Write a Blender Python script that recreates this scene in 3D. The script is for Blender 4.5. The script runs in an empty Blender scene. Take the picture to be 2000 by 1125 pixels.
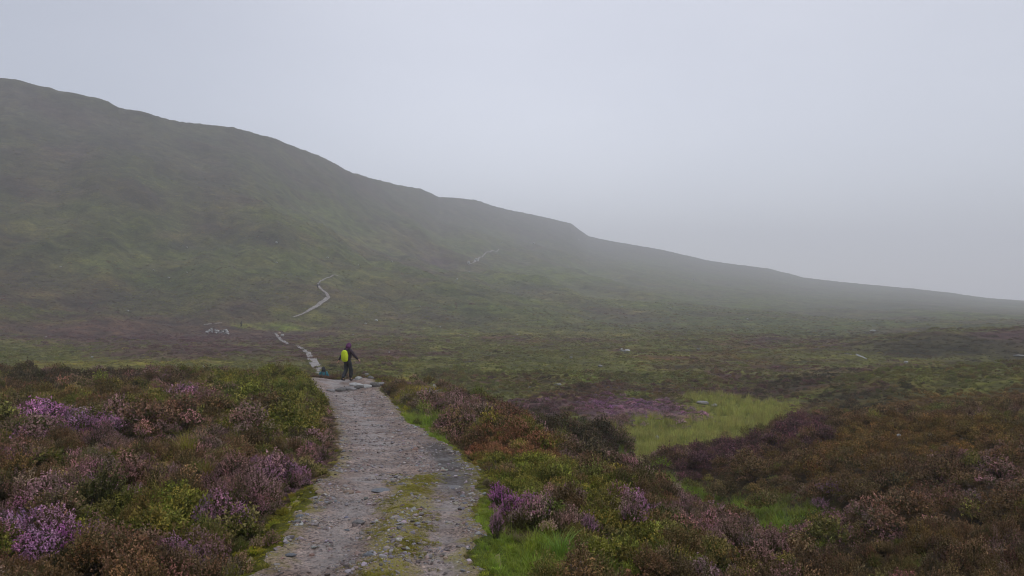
import bpy, bmesh, math, random
import numpy as np
from mathutils import Vector, Matrix

SC = bpy.context.scene
COL = SC.collection
F = 1540.0; CX = 1000.0; HZ = 590.0; CAMZ = 1.65
rng = np.random.default_rng(7)
random.seed(7)

# ------------------------------------------------------------------ helpers
_perm = np.random.default_rng(3).permutation(512)
_perm = np.concatenate([_perm, _perm, _perm])
_ga = np.linspace(0, 2*math.pi, 32, endpoint=False)
_gx, _gy = np.cos(_ga), np.sin(_ga)
def perlin(x, y, seed=0):
    x = np.asarray(x, float) + seed*17.31; y = np.asarray(y, float) + seed*9.77
    xi = np.floor(x).astype(np.int64); yi = np.floor(y).astype(np.int64)
    xf = x-xi; yf = y-yi
    u = xf*xf*xf*(xf*(xf*6-15)+10); v = yf*yf*yf*(yf*(yf*6-15)+10)
    def g(ix, iy, dx, dy):
        h = _perm[_perm[ix & 511] + (iy & 511)] & 31
        return _gx[h]*dx + _gy[h]*dy
    a = g(xi, yi, xf, yf); b = g(xi+1, yi, xf-1, yf)
    c = g(xi, yi+1, xf, yf-1); d = g(xi+1, yi+1, xf-1, yf-1)
    return (a+(b-a)*u + ((c+(d-c)*u)-(a+(b-a)*u))*v)*1.45
def fbm(x, y, octv=4, seed=0, gain=.5):
    s = 0; a = 1; n = 0
    for k in range(octv):
        s = s + a*perlin(x*2**k, y*2**k, seed+k*5); n += a; a *= gain
    return s/n
def sstep(a, b, x):
    t = np.clip((x-a)/(b-a), 0, 1); return t*t*(3-2*t)

_jx = np.random.default_rng(5).uniform(.08, .92, (256,256)); _jy = np.random.default_rng(6).uniform(.08, .92, (256,256)); _jr = np.random.default_rng(8).uniform(0, 1, (256,256))
def worley(x, y, cell):
    """nearest bush centre: its position, distance in cells, a random number and the gap to the next one"""
    X = x/cell; Y = y/cell; xi = np.floor(X).astype(int); yi = np.floor(Y).astype(int)
    d1 = np.full(x.shape, 9.); d2 = d1.copy(); cx = x.copy(); cy = y.copy(); rr = x*0
    for i in (-1,0,1):
        for j in (-1,0,1):
            a = (xi+i) & 255; b = (yi+j) & 255
            px = xi+i+_jx[a,b]; py = yi+j+_jy[a,b]; d = np.hypot(px-X, py-Y)
            k = d < d1; d2 = np.where(k, d1, np.minimum(d2, d)); d1 = np.where(k, d, d1)
            cx = np.where(k, px*cell, cx); cy = np.where(k, py*cell, cy); rr = np.where(k, _jr[a,b], rr)
    return cx, cy, d1, rr, d2-d1
def tag(o, label=None, cat=None, group=None, kind=None):
    if label: o['label'] = label
    if cat: o['category'] = cat
    if group: o['group'] = group
    if kind: o['kind'] = kind
    return o
def mesh_np(name, V, Fq, smooth=True):
    """V (n,3), Fq (m,k) k=3 or 4"""
    me = bpy.data.meshes.new(name)
    V = np.ascontiguousarray(V, dtype=np.float32); Fq = np.ascontiguousarray(Fq, dtype=np.int32)
    m, k = Fq.shape
    me.vertices.add(len(V)); me.vertices.foreach_set('co', V.ravel())
    me.loops.add(m*k); me.loops.foreach_set('vertex_index', Fq.ravel())
    me.polygons.add(m); me.polygons.foreach_set('loop_start', np.arange(0, m*k, k, dtype=np.int32))
    me.polygons.foreach_set('use_smooth', np.full(m, smooth))
    me.update(calc_edges=True)
    return me
def attr(me, name, typ, data, dom='POINT'):
    a = me.attributes.new(name, typ, dom)
    key = {'FLOAT': 'value', 'INT': 'value', 'FLOAT_VECTOR': 'vector', 'FLOAT_COLOR': 'color'}[typ]
    d = np.asarray(data)
    if typ == 'FLOAT_COLOR' and d.shape[1] == 3: d = np.hstack([d, np.ones((len(d), 1))])
    a.data.foreach_set(key, np.ascontiguousarray(d, dtype=np.int32 if typ == 'INT' else np.float32).ravel())
def link(name, me, mat=None, parent=None, loc=None, rot=None, scale=None):
    o = bpy.data.objects.new(name, me); COL.objects.link(o)
    if mat: me.materials.clear(); me.materials.append(mat)
    if parent: o.parent = parent
    if loc is not None: o.location = loc
    if rot is not None: o.rotation_euler = rot
    if scale is not None: o.scale = scale
    return o

class NT:
    def __init__(s, name):
        s.m = bpy.data.materials.new(name); s.m.use_nodes = True
        s.t = s.m.node_tree; s.t.nodes.clear()
        s.out = s.n('ShaderNodeOutputMaterial')
    def n(s, typ, **kw):
        nd = s.t.nodes.new(typ)
        for k, v in kw.items(): setattr(nd, k, v)
        return nd
    def l(s, a, b): s.t.links.new(a, b)
    def val(s, sock, v):
        if hasattr(v, 'is_output'): s.l(v, sock)
        else: sock.default_value = v
    def noise(s, scale, detail=4, rough=.6, vec=None, w=None):
        nd = s.n('ShaderNodeTexNoise'); nd.inputs['Scale'].default_value = scale
        nd.inputs['Detail'].default_value = detail; nd.inputs['Roughness'].default_value = rough
        if vec is not None: s.l(vec, nd.inputs['Vector'])
        return nd.outputs['Fac']
    def ramp(s, fac, pts):
        nd = s.n('ShaderNodeValToRGB'); s.l(fac, nd.inputs[0]); e = nd.color_ramp.elements
        while len(e) < len(pts): e.new(.5)
        for q, (p, c) in zip(e, pts):
            q.position = p; q.color = (*c, 1) if len(c) == 3 else c
        return nd.outputs[0]
    def mix(s, fac, a, b, mode='MIX'):
        nd = s.n('ShaderNodeMix', data_type='RGBA', blend_type=mode)
        s.val(nd.inputs[0], fac)
        for so, v in ((nd.inputs[6], a), (nd.inputs[7], b)):
            if hasattr(v, 'is_output'): s.l(v, so)
            else: so.default_value = (*v, 1)
        return nd.outputs[2]
    def math(s, op, a, b=0.0):
        nd = s.n('ShaderNodeMath', operation=op); s.val(nd.inputs[0], a); s.val(nd.inputs[1], b); return nd.outputs[0]
    def mr(s, v, a, b, c, d):
        nd = s.n('ShaderNodeMapRange'); s.l(v, nd.inputs[0])
        for i, q in enumerate((a, b, c, d)): nd.inputs[1+i].default_value = q
        return nd.outputs[0]
    def attr(s, name, inst=False):
        nd = s.n('ShaderNodeAttribute', attribute_name=name)
        if inst: nd.attribute_type = 'INSTANCER'
        return nd
    def pos(s): return s.n('ShaderNodeNewGeometry').outputs['Position']
    def objco(s): return s.n('ShaderNodeTexCoord').outputs['Object']
    def bump(s, h, strength=.5, dist=.02):
        nd = s.n('ShaderNodeBump'); nd.inputs['Strength'].default_value = strength
        nd.inputs['Distance'].default_value = dist; s.l(h, nd.inputs['Height']); return nd.outputs[0]
    def bsdf(s, col, rough=.8, spec=.3, normal=None):
        b = s.n('ShaderNodeBsdfPrincipled')
        if hasattr(col, 'is_output'): s.l(col, b.inputs['Base Color'])
        else: b.inputs['Base Color'].default_value = (*col, 1)
        s.val(b.inputs['Roughness'], rough); s.val(b.inputs['Specular IOR Level'], spec)
        if normal is not None: s.l(normal, b.inputs['Normal'])
        s.l(b.outputs[0], s.out.inputs[0]); return b

# ------------------------------------------------------------------ terrain
CP = []
def C(d, *pz):
    for px, z in pz: CP.append((px, d, z))
C(3.6, (-1500,.35),(-900,.2),(-300,.1),(300,-.02),(600,-.15),(800,-.18),(1000,-.18),(1300,-.3),(1600,-.45),(2000,-.55),(2900,-.8),(4500,-1))
C(5.5, (-1500,.3),(-300,.12),(0,.03),(300,-.07),(500,-.24),(700,-.26),(925,-.26),(1050,-.25),(1300,-.45),(1600,-.75),(2000,-.95),(2600,-1.1),(4500,-1.2))
C(8, (-1500,.3),(-400,.05),(0,-.1),(300,-.22),(520,-.35),(590,-.47),(750,-.48),(930,-.48),(1000,-.42),(1200,-.6),(1400,-.93),(1600,-1.22),(1750,-1.45),(2000,-1.35),(2600,-1.2))
C(9.5, (1450,-1.13),(1550,-1.4),(1650,-1.75))
C(12, (-1500,.2),(-500,-.2),(0,-.45),(300,-.55),(600,-.62),(650,-.77),(930,-.77),(980,-.72),(1100,-.85),(1200,-.95),(1290,-1.12),(1400,-1.7),(1480,-2.1),(1520,-2.35),(1600,-2.8),(1680,-2.6),(1800,-2.05),(2000,-1.85),(2600,-1.5),(4500,-1.2))
C(16.5, (-1500,0),(-500,-.5),(0,-.82),(300,-.88),(600,-.95),(662,-1.14),(880,-1.14),(950,-1.1),(1050,-1.3),(1150,-1.75),(1250,-2.4),(1400,-3.1),(1490,-3.4),(1600,-2.95),(1700,-2.6),(1800,-2.5),(2000,-2.25),(2600,-1.8))
C(22, (-1500,-.4),(-500,-.9),(0,-1.1),(300,-1.15),(600,-1.3),(660,-1.45),(800,-1.45),(900,-1.45),(1000,-1.6),(1050,-1.8),(1130,-2.4),(1250,-3.2),(1350,-4.05),(1450,-3.55),(1600,-3.15),(1800,-2.88),(2000,-2.6),(2600,-2.1),(4500,-1.5))
C(27, (-500,-1.2),(0,-1.35),(300,-1.4),(600,-1.5),(650,-1.68),(770,-1.68),(850,-1.65),(930,-1.75),(1000,-2.3),(1100,-2.85),(1180,-2.85),(1220,-3.3),(1260,-4.15),(1300,-4.0),(1400,-3.8),(1500,-3.7),(1650,-3.4),(1800,-3.1),(2000,-2.75),(2600,-2.3))
C(31, (0,-1.5),(300,-1.5),(600,-1.6),(630,-1.85),(745,-1.87),(850,-1.7),(920,-2.3),(1000,-3.2),(1100,-3.8),(1200,-4.25),(1240,-4.4),(1350,-4.3),(1450,-3.9),(1550,-3.65),(1700,-3.3),(2000,-2.8))
C(34, (-1500,-1),(-600,-1.5),(0,-1.6),(300,-1.55),(600,-1.65),(650,-1.87),(740,-1.78),(850,-2.2),(950,-3.6),(1100,-4.5),(1250,-4.6),(1350,-4.75),(1450,-4.5),(1530,-3.7),(1700,-3.33),(2000,-2.88),(2700,-2.5),(4500,-2))
C(36.5, (0,-1.78),(300,-1.75),(600,-1.85),(640,-1.92),(720,-1.88),(790,-2.3))
C(40, (-600,-2.2),(0,-2.6),(300,-2.7),(600,-2.8),(640,-2.8),(720,-2.9),(850,-4),(1000,-4.9),(1200,-5.1),(1350,-5.3),(1450,-5.3),(1530,-4.7),(1700,-4.3),(2000,-3.8))
C(43, (632,-3.49),(500,-3.3),(760,-3.8))
C(48, (-1500,-2.6),(-600,-3.4),(0,-3.9),(300,-4),(620,-4),(800,-4.9),(1050,-5.3),(1250,-5.15),(1380,-5.7),(1500,-5.7),(1700,-5.0),(2000,-4.4),(2700,-3.4),(4500,-2.6))
C(60, (0,-4.7),(300,-4.8),(620,-4.6),(800,-5.2),(1050,-5.6),(1250,-5.8),(1400,-6.0),(1550,-5.8))
C(62, (1640,-5.2),(1760,-4.25),(2000,-3.5),(2600,-3))
C(54, (1580,-5.75),(1700,-5.3),(1850,-4.8))
C(75, (-1500,-3.4),(-600,-4.5),(0,-4.9),(300,-5),(625,-5.15),(900,-5.5),(1100,-5.7),(1400,-5.9),(1600,-5.7),(1760,-5.6),(2000,-5.4),(2600,-4),(4500,-3))
C(105, (-1500,-2.5),(-600,-4.5),(0,-5.0),(300,-5.3),(600,-5.5),(900,-5.7),(1200,-5.8),(1500,-5.8),(1750,-6.1),(2000,-6.0))
C(130, (1600,-5.9),(1700,-5.0),(1850,-3.1),(2000,-2.6),(2500,-2.5),(4500,-2))
C(140, (-1500,-1.5),(-600,-4),(0,-5.0),(300,-5.3),(560,-5.6),(900,-6),(1200,-6.0),(1500,-6))
C(160, (1700,-5.9),(1850,-5.6),(2000,-5.2))
for px, row in ((-1500,590),(-900,632),(0,652),(300,652),(540,655),(900,655),(1200,655),(1500,652),(1750,652),(2000,650),(2600,646),(4500,640)):
    CP.append((px, 180, CAMZ-(row-HZ)/F*180))
P = np.array(CP, float)
cxw = (P[:,0]-CX)/F*P[:,1]; cyw = P[:,1]
cr = np.hypot(cxw, cyw); cph = np.arctan2(cxw, cyw); cs = (P[:,2]-CAMZ)/cr
ext = []
for deg in (-178,-145,-115,-90,90,115,145,178):
    for r, z in ((3.6,0),(8,.1),(20,.2),(45,-.5),(90,-1.5),(180,-2)):
        ext.append((math.radians(deg), r, (z-CAMZ)/r))
ext = np.array(ext)
cph = np.concatenate([cph, ext[:,0]]); clr = np.concatenate([np.log(cr), np.log(ext[:,1])]); cs = np.concatenate([cs, ext[:,2]])
KX, KY, KC = 2.6, 1.0, .045
def kern(a, b, c, d): return np.sqrt(((a-c)*KX)**2+((b-d)*KY)**2+KC**2)
A = kern(cph[:,None], clr[:,None], cph[None], clr[None])
n = len(cph); Z1 = np.ones((n,1))
M = np.block([[A - 1e-4*np.eye(n), Z1],[Z1.T, np.zeros((1,1))]])
W = np.linalg.solve(M, np.concatenate([cs,[0]]))
def rbf(ph, lr):
    out = np.empty(ph.size); a = ph.ravel(); b = lr.ravel()
    for i in range(0, a.size, 40000):
        out[i:i+40000] = kern(a[i:i+40000,None], b[i:i+40000,None], cph[None], clr[None]) @ W[:-1] + W[-1]
    return out.reshape(ph.shape)
SKY = np.array([(-3000,-150),(-1500,-60),(-600,60),(-200,118),(0,152),(40,157),(110,174),(185,188),(212,198),(232,210),(290,220),(330,232),(380,241),(455,248),(500,260),(540,271),(570,284),(600,295),(630,307),(655,318),(672,330),(690,337),(730,349),(780,361),(820,368),(840,376),(858,385),(880,385),(928,390),(960,401),(1000,411),(1050,421),(1090,430),(1115,436),(1132,449),(1150,461),(1180,468),(1220,475),(1300,489),(1380,508),(1420,514),(1500,524),(1540,534),(1570,542),(1630,549),(1700,556),(1780,563),(1850,571),(1930,582),(2000,587),(2300,592),(3000,590),(6000,560)], float)
RS = np.array([(-3000,400),(-600,410),(0,430),(300,450),(500,510),(680,620),(800,800),(900,980),(1000,1130),(1110,1300),(1160,1320),(1500,1350),(2000,1150),(3000,1100),(6000,1100)], float)
def base_z(x, y):
    x = np.asarray(x, float); y = np.asarray(y, float)
    r = np.maximum(np.hypot(x, y), .3); ph = np.arctan2(x, y); lr = np.log(r)
    rr = np.minimum(r, 185.)
    s = rbf(ph, np.log(np.maximum(rr, 3.4)))
    phc = np.clip(ph, -1.25, 1.25); px = CX+F*np.tan(phc); c = np.cos(phc)
    ssky = -(np.interp(px, SKY[:,0], SKY[:,1])-HZ)/F*c
    rsky = np.interp(px, RS[:,0], RS[:,1])/c**.8
    R0 = 172.
    sf = rbf(ph, np.full_like(ph, math.log(R0)))
    t = (lr-math.log(R0))/(np.log(rsky)-math.log(R0))
    tc = np.clip(t, 0, 1)
    # the hill: concave foot, spurs and gullies running down the slope
    relief = (fbm(x/150, y/150, 5, 11)*14 + fbm((x+y*.5)/45, (y-.5*x)/170, 4, 23, .6)*8)*np.sin(math.pi*tc)**.8*(1-.78*sstep(1000, 1450, px))
    hill = sf + (ssky-sf)*(tc**.95*.92+.08*tc**3) + relief/np.maximum(r, 100)
    hill = np.where(t > 1, ssky-.16*(t-1), hill)
    k = sstep(math.log(150), math.log(190), lr)
    s = s*(1-k)+hill*k
    z = CAMZ + s*r
    zn = -.045*y - np.maximum(x, 0)*.07*(y > -50) + .03
    k2 = sstep(2.8, 5.0, r)
    return zn*(1-k2)+z*k2
# path centre line (px, distance, half width in px)
PTH = [(500,925,5.5),(560,925,6.8),(590,928,8),(628,930,9.8),(652,926,11),(662,905,12.5),(664,868,15),(662,822,18),(659,790,20),(650,772,24),(634,752,29),(618,742,32),(610,728,35),(612,700,37.5),(622,682,40)]
pd = np.array([0.,2.]+[p[2] for p in PTH]+[43,48])
_l = np.array([(p[0]-CX)/F*p[2] for p in PTH]); _r = np.array([(p[1]-CX)/F*p[2] for p in PTH])
pl = np.concatenate([[-1.35,-1.5], _l, [-10.95,-11.9]]); pr = np.concatenate([[.15,-.05], _r, [-9.6,-10.6]])
def path_sd(x, y):
    """signed distance-ish to path edge (negative inside), and side"""
    wob = .10*perlin(x*1.1+4, y*1.1, 31)+.08*perlin(x*3.3, y*3.3, 32)+.05*perlin(x*8, y*8, 33)
    a = np.interp(y, pd, pl); b = np.interp(y, pd, pr)
    sd = np.maximum(a-x, x-b)+wob
    sd = np.where((y > 36.6+.3*perlin(x*1.5, y*0, 34)) & (y < 38.4), np.maximum(sd, .45), sd)
    return np.where((y < 0) | (y > 48), 9., sd)
def rough(x, y):
    r = np.hypot(x, y); ps = path_sd(x, y)
    off = sstep(0, .5, ps)
    z = fbm(x/2.1, y/2.1, 3, 41)*.30*off*sstep(70, 30, r)*(.45+.55*sstep(7, 16, r))
    z = z + fbm(x/5, y/5, 3, 44)*.34*off*sstep(12, 26, r)*sstep(300, 120, r)*(.55+.45*sstep(1.5, 4, np.abs(path_sd(x, y))))
    calm = 1-.85*np.exp(-((np.arctan2(x, y)+.262)/.055)**2)*sstep(42, 50, r)*sstep(190, 165, r)
    z = z + calm*fbm(x/16, y/16, 4, 47)*1.0*sstep(45, 90, r)*sstep(420, 150, r)
    z = z + fbm(x/9, y/9, 4, 51)*1.0*sstep(150, 240, r)*sstep(900, 400, r)
    z = z + fbm(x/14, y/14, 3, 53)*1.0*sstep(300, 500, r)
    return z
def ground(x, y):
    ps = path_sd(x, y); r = np.hypot(x, y)
    veg = .24*sstep(-.05, .45, ps)*sstep(70, 45, r)
    return base_z(x, y)-veg-.06*sstep(.1, -.15, ps)+rough(x, y)

dense = np.radians(np.linspace(-42, 42, 1150))
coarse = np.radians(np.linspace(42, 318, 150))[1:-1]
PHI = np.concatenate([dense, coarse]); NPH = len(PHI)
LR = np.concatenate([np.linspace(math.log(.35), math.log(4), 30)[:-1], np.linspace(math.log(4), math.log(200), 430)[:-1], np.linspace(math.log(200), math.log(1650), 290), np.linspace(math.log(1650), math.log(2100), 6)[1:]])
NR = len(LR)
PG, LG = np.meshgrid(PHI, LR)
XG = np.sin(PG)*np.exp(LG); YG = np.cos(PG)*np.exp(LG)
ZG = ground(XG, YG)
def zmesh(x, y):
    x = np.asarray(x, float); y = np.asarray(y, float)
    ph = np.arctan2(x, y); lr = np.log(np.maximum(np.hypot(x, y), .36))
    ph = np.where(ph < math.radians(-42), ph+2*math.pi, ph)
    pe = np.concatenate([PHI, [PHI[0]+2*math.pi]])
    i = np.clip(np.searchsorted(pe, ph)-1, 0, NPH-1); fi = (ph-pe[i])/(pe[i+1]-pe[i]); i1 = (i+1) % NPH
    j = np.clip(np.searchsorted(LR, lr)-1, 0, NR-2); fj = np.clip((np.exp(lr)-np.exp(LR[j]))/(np.exp(LR[j+1])-np.exp(LR[j])), 0, 1)
    return (ZG[j,i]*(1-fi)+ZG[j,i1]*fi)*(1-fj)+(ZG[j+1,i]*(1-fi)+ZG[j+1,i1]*fi)*fj
_ds = np.exp(np.linspace(math.log(3), math.log(1700), 2600))
def hit(px, row, dmin=3, dmax=1700):
    """ground point seen at a photo position"""
    m = (_ds >= dmin) & (_ds <= dmax); d = _ds[m]
    x = (px-CX)/F*d; zr = CAMZ-(row-HZ)/F*d
    g = zmesh(x, d); below = np.nonzero(zr < g)[0]
    k = below[0] if len(below) else len(d)-1
    return float(x[k]), float(d[k]), float(g[k])

V = np.stack([XG.ravel(), YG.ravel(), ZG.ravel()], 1)
ii = np.arange(NPH); jj = np.arange(NR-1)
J, I = np.meshgrid(jj, ii, indexing='ij'); I1 = (I+1) % NPH
Fq = np.stack([J*NPH+I, (J+1)*NPH+I, (J+1)*NPH+I1, J*NPH+I1], -1).reshape(-1, 4)
me_ground = mesh_np('ground', V, Fq[:, ::-1])

# ------------------------------------------------------------------ where each kind of cover grows
# (photo column, row, half width, half height, kind, strength)
BL = [
 # left bank
 (540,790,90,38,'bil',1),(600,770,30,20,'bil',1),(560,880,60,22,'bil',1.2),(440,800,60,20,'bil',.5),
 (110,760,150,14,'dark',1),(30,752,60,10,'bil',.8),(190,785,170,14,'yel',.7),(90,800,120,16,'yel',.5),(380,775,150,12,'yel',.35),
 (110,850,55,18,'pur',1.2),(60,840,40,12,'pur',.8),(170,862,30,12,'pur',.9),(395,806,38,10,'pur',1.3),(310,800,30,10,'pur',.5),
 (550,940,55,26,'pur',1.3),(490,950,40,26,'mau',1),(520,980,50,25,'mau',1),(440,1035,50,28,'pur',1),(480,1040,30,25,'pur',1),
 (20,925,32,18,'pur',1.2),(180,975,50,22,'pur',1),(120,1000,60,22,'mau',1.2),(60,1000,40,20,'ora',.8),(250,930,30,14,'pur',.7),
 (20,1020,35,18,'pur',.9),(110,1100,70,30,'pur',1.0),(40,1115,50,20,'pur',1.1),(340,1112,60,22,'pur',1.2),(430,1110,40,20,'mau',1),
 (250,1060,70,25,'bil',.9),(300,1010,90,30,'bil',.5),(200,1000,60,20,'bil',.5),(130,940,60,22,'bil',.6),(470,1070,30,20,'bil',1),
 (640,880,28,60,'mau',1.1),(650,830,14,40,'mau',.8),(400,880,90,25,'mau',.5),(230,880,70,20,'mau',.7),(330,960,60,20,'mau',.7),(150,930,60,20,'mau',.8),
 (330,1080,60,20,'bil',.5),(560,1030,30,45,'mos',2.2),(520,1080,40,40,'mos',2.2),(590,985,18,25,'mos',1.5),(480,1120,30,20,'mos',2),
 # right of the path
 (1000,1105,90,46,'gra',2.6),(960,1060,25,40,'gra',1.6),(1110,1095,80,30,'gra',2.4),(950,1000,20,40,'gra',1),
 (1010,950,60,45,'bil',1.2),(1090,930,80,40,'bil',.8),(1190,990,70,30,'bil',1),(1120,970,60,20,'gra',.6),(1250,1080,110,40,'bil',1.1),(1390,1105,90,28,'bil',.8),
 (985,985,28,14,'pur',1.4),(1010,1010,30,16,'pur',1.4),(1240,1040,38,20,'pur',1.4),(1140,990,30,14,'pur',1),(1320,975,25,14,'pur',1.3),
 (1020,1050,50,22,'mau',1.2),(1140,1050,50,30,'mau',1),(1110,900,60,20,'mau',.4),(1220,930,60,20,'mau',1),(1400,1060,120,25,'mau',1),(1540,1090,120,25,'mau',1.0),
 (960,905,50,25,'red',1),(1030,890,50,14,'red',.9),(1060,905,40,18,'red',.5),(1340,1030,60,18,'red',.4),
 (812,832,32,26,'gra',3),(850,860,34,12,'gra',2.8),(785,800,12,26,'mos',1.2),(825,774,34,13,'yel',2.6),(790,742,30,8,'yel',1.5),(870,800,60,12,'mau',.8),(900,830,50,20,'mau',.7),(940,800,50,16,'dark',.5),(1000,830,50,18,'red',.3),
 # gully and right bank
 (1540,1030,60,28,'gra',4),(1440,1000,80,17,'gra',4),(1350,965,60,16,'gra',4),(1295,942,40,12,'gra',3.5),(1250,890,26,22,'bog',5),(1290,876,46,16,'bog',4),(1350,868,50,12,'bog',3.5),(1580,1060,60,18,'bil',1.6),(1232,912,30,14,'gra',3.5),(1120,830,22,12,'gra',1.4),(1120,862,60,26,'dark',1.8),(1190,872,36,24,'dark',1.4),(1200,900,24,14,'mar',1),
 (1570,848,38,18,'mar',1.6),(1530,870,36,18,'mar',1.5),(1600,870,50,20,'mar',.7),(1400,905,80,24,'mar',1.5),(1320,930,40,16,'mar',1.4),(1460,940,100,30,'brn',1.2),(1750,960,200,60,'brn',.8),(1900,1040,120,60,'brn',.7),
 (1700,880,160,40,'och',1.0),(1850,870,150,40,'och',1.0),(1950,850,80,30,'yel',.55),(1880,880,60,12,'yel',.5),(1650,930,120,30,'och',.7),
 (1560,990,60,30,'mau',1),(1640,1040,60,22,'pur',.6),(1610,990,26,14,'pur',.6),(1800,1000,80,20,'mau',1),(1830,1000,40,12,'pur',.5),(1950,970,80,50,'mau',.8),(1730,1060,100,30,'mau',.7),
 (1850,1070,120,30,'och',.6),(1950,1110,70,20,'mau',1),(1830,940,120,20,'dark',1.2),(1680,1010,50,16,'dark',1),(1500,1110,60,20,'bil',.7),(1580,1095,30,15,'pur',.5),(1800,1120,70,14,'gra',.7),
]
BM = [  # beyond the spur
 (1350,850,130,34,'bog',2.6),(1300,870,90,24,'bog',2.6),(1450,810,80,22,'bog',2.6),(1400,785,50,10,'bog',2.4),(1250,880,40,16,'bog',2),
 (1280,810,100,15,'pur',3),(1220,808,70,12,'pur',2),(1350,818,50,8,'pur',1.6),(1120,800,110,14,'pur',1.4),(1120,805,110,14,'mar',1.8),(1480,838,50,14,'bog',2),(1420,800,60,14,'gra',1.6),(1500,810,40,10,'gra',1.2),(1190,830,50,10,'mau',2),
 (1140,740,50,7,'gra',.6),(1240,768,40,9,'gra',.7),(1060,775,60,10,'yel',.3),(1060,700,150,12,'olv',.6),
 (1900,790,150,18,'och',.9),(1690,775,90,14,'dark',2),(1760,755,120,10,'mar',1.2),(1850,760,120,14,'olv',1),(1600,775,60,10,'gra',.8),(1580,750,60,10,'dark',.8),(1760,740,60,8,'yel',.4),
 (1880,668,130,18,'dark',5),(1990,660,80,16,'mar',3.5),(1650,662,80,8,'dark',.6),(1140,645,70,8,'dark',.8),(880,510,60,8,'mar',.6),
 (250,662,230,20,'mar',2.0),(440,650,110,16,'mar',2.0),(380,690,150,14,'mar',1.4),(120,640,150,8,'mar',1.2),(540,640,50,5,'gra',2.2),(470,640,30,4,'gra',1.6),
 (60,690,140,16,'olv',1),(30,700,50,10,'dark',1),(200,715,220,10,'yel',.6),(450,720,120,10,'olv',1.2),(60,722,80,8,'red',.6),(650,690,60,12,'mar',.6),(760,660,100,12,'mar',.4),
 (900,680,120,14,'olv',.6),(1000,725,120,14,'olv',.8),(1450,700,100,14,'och',.4),(1100,690,60,8,'dark',.5),(1290,700,120,10,'red',.4),
]
KINDS = ['brn','mau','pur','bil','gra','yel','mos','dark','red','och','mar','ora','olv','bog']
KI = {k: i for i, k in enumerate(KINDS)}
_b = []
for px, row, rx, ry, k, w in BL+BM:
    near = (px, row, rx, ry, k, w) in BL
    dm = 3 if near else 39
    x, y, z = hit(px, row, dm); xa, ya, _ = hit(px, row+ry, dm); xb, yb, _ = hit(px, row-ry, dm)
    l0 = math.log(math.hypot(x, y)); dl = min(max((math.log(math.hypot(xb, yb))-math.log(math.hypot(xa, ya)))/2, .02), .5)
    _b.append((math.atan2(x, y), l0, rx/F, dl, KI[k], w))
_b = np.array(_b)
def kinds(x, y):
    """weights of each cover kind at a ground position"""
    ph = np.arctan2(x, y); r = np.hypot(x, y); lr = np.log(r)
    w = np.zeros((x.size, len(KINDS)))
    f = np.where(r < 45, .8, np.where(r < 200, .12, .03))
    n1 = fbm(x*f, y*f, 4, 61); n2 = fbm(x*f, y*f, 4, 67); n3 = fbm(x*f*1.7, y*f*1.7, 3, 71); n4 = fbm(x*f*3, y*f*3, 3, 75)
    mid = sstep(42, 60, r); ps = path_sd(x, y)
    right = sstep(.10, .22, ph)*(1-mid); w[:,KI['brn']] = .5+.25*right
    w[:,KI['mau']] = np.clip(.2+n1*1.6, 0, 2)*(1-mid*.75)*(1-.35*right)
    w[:,KI['bil']] = np.clip(.1+n2*1.6, 0, 2)*(1-mid*.8)
    w[:,KI['dark']] = np.clip(n3*(1.5+mid*1.6)-.1, 0, 2)
    w[:,KI['olv']] = np.clip(.12+n4*1.2, 0, 2)*(1-mid)+mid*np.clip(.6+n2*2.6, 0, 2)
    w[:,KI['och']] = np.clip(n4*1.3, 0, 1)*(.4+mid*.5)
    w[:,KI['yel']] = np.clip(n1*-1.2-.15, 0, 1)*.6
    w[:,KI['mar']] = np.clip(n3*-(1.6+mid)-.25, 0, 1.4)*(mid*.9+.25)
    w[:,KI['pur']] = np.clip(n1*1.6-.5, 0, 1)*(1-mid)*.7
    w[:,KI['mos']] = sstep(.35, .0, ps)*1.0
    wx = fbm(x*f*2.5, y*f*2.5, 3, 81)*.5; wy = fbm(x*f*2.5, y*f*2.5, 3, 83)*.5
    for a, b, ra, rb, k, s in _b:
        e = ((ph-a)/ra+wx)**2+((lr-b)/rb+wy)**2
        q = s*np.exp(-e*1.1)*(1.0 if int(k) == KI['pur'] else 1.5); w[:,int(k)] += q
    big = fbm(x/34, y/34, 3, 87)*mid
    w[:,KI['mar']] += np.clip(big*2.2-.2, 0, 1.2); w[:,KI['olv']] += np.clip(-big*2.2, 0, 1.2); w[:,KI['yel']] += np.clip(-big*2.4-.2, 0, 1.1)
    w = w**2.6
    return w/w.sum(1, keepdims=True)
LEAF = dict(brn=(.105,.070,.022),mau=(.085,.070,.024),pur=(.075,.075,.025),bil=(.110,.122,.014),gra=(.19,.25,.02),yel=(.26,.21,.022),mos=(.27,.26,.018),dark=(.045,.044,.014),red=(.12,.075,.020),och=(.135,.088,.018),mar=(.070,.040,.026),ora=(.15,.085,.03),olv=(.132,.135,.030),bog=(.20,.22,.035))
FLOW = dict(brn=(.170,.100,.046),mau=(.30,.170,.160),pur=(.42,.195,.335),bil=(.20,.185,.03),gra=(.22,.28,.03),yel=(.31,.25,.03),mos=(.30,.27,.028),dark=(.085,.058,.03),red=(.26,.11,.055),och=(.20,.115,.03),mar=(.155,.068,.078),ora=(.38,.17,.10),olv=(.175,.165,.043),bog=(.24,.24,.045))
LM = np.array([LEAF[k] for k in KINDS]); FM = np.array([FLOW[k] for k in KINDS])
LM = LM*np.array([.95,1.0,.95]); 

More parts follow.
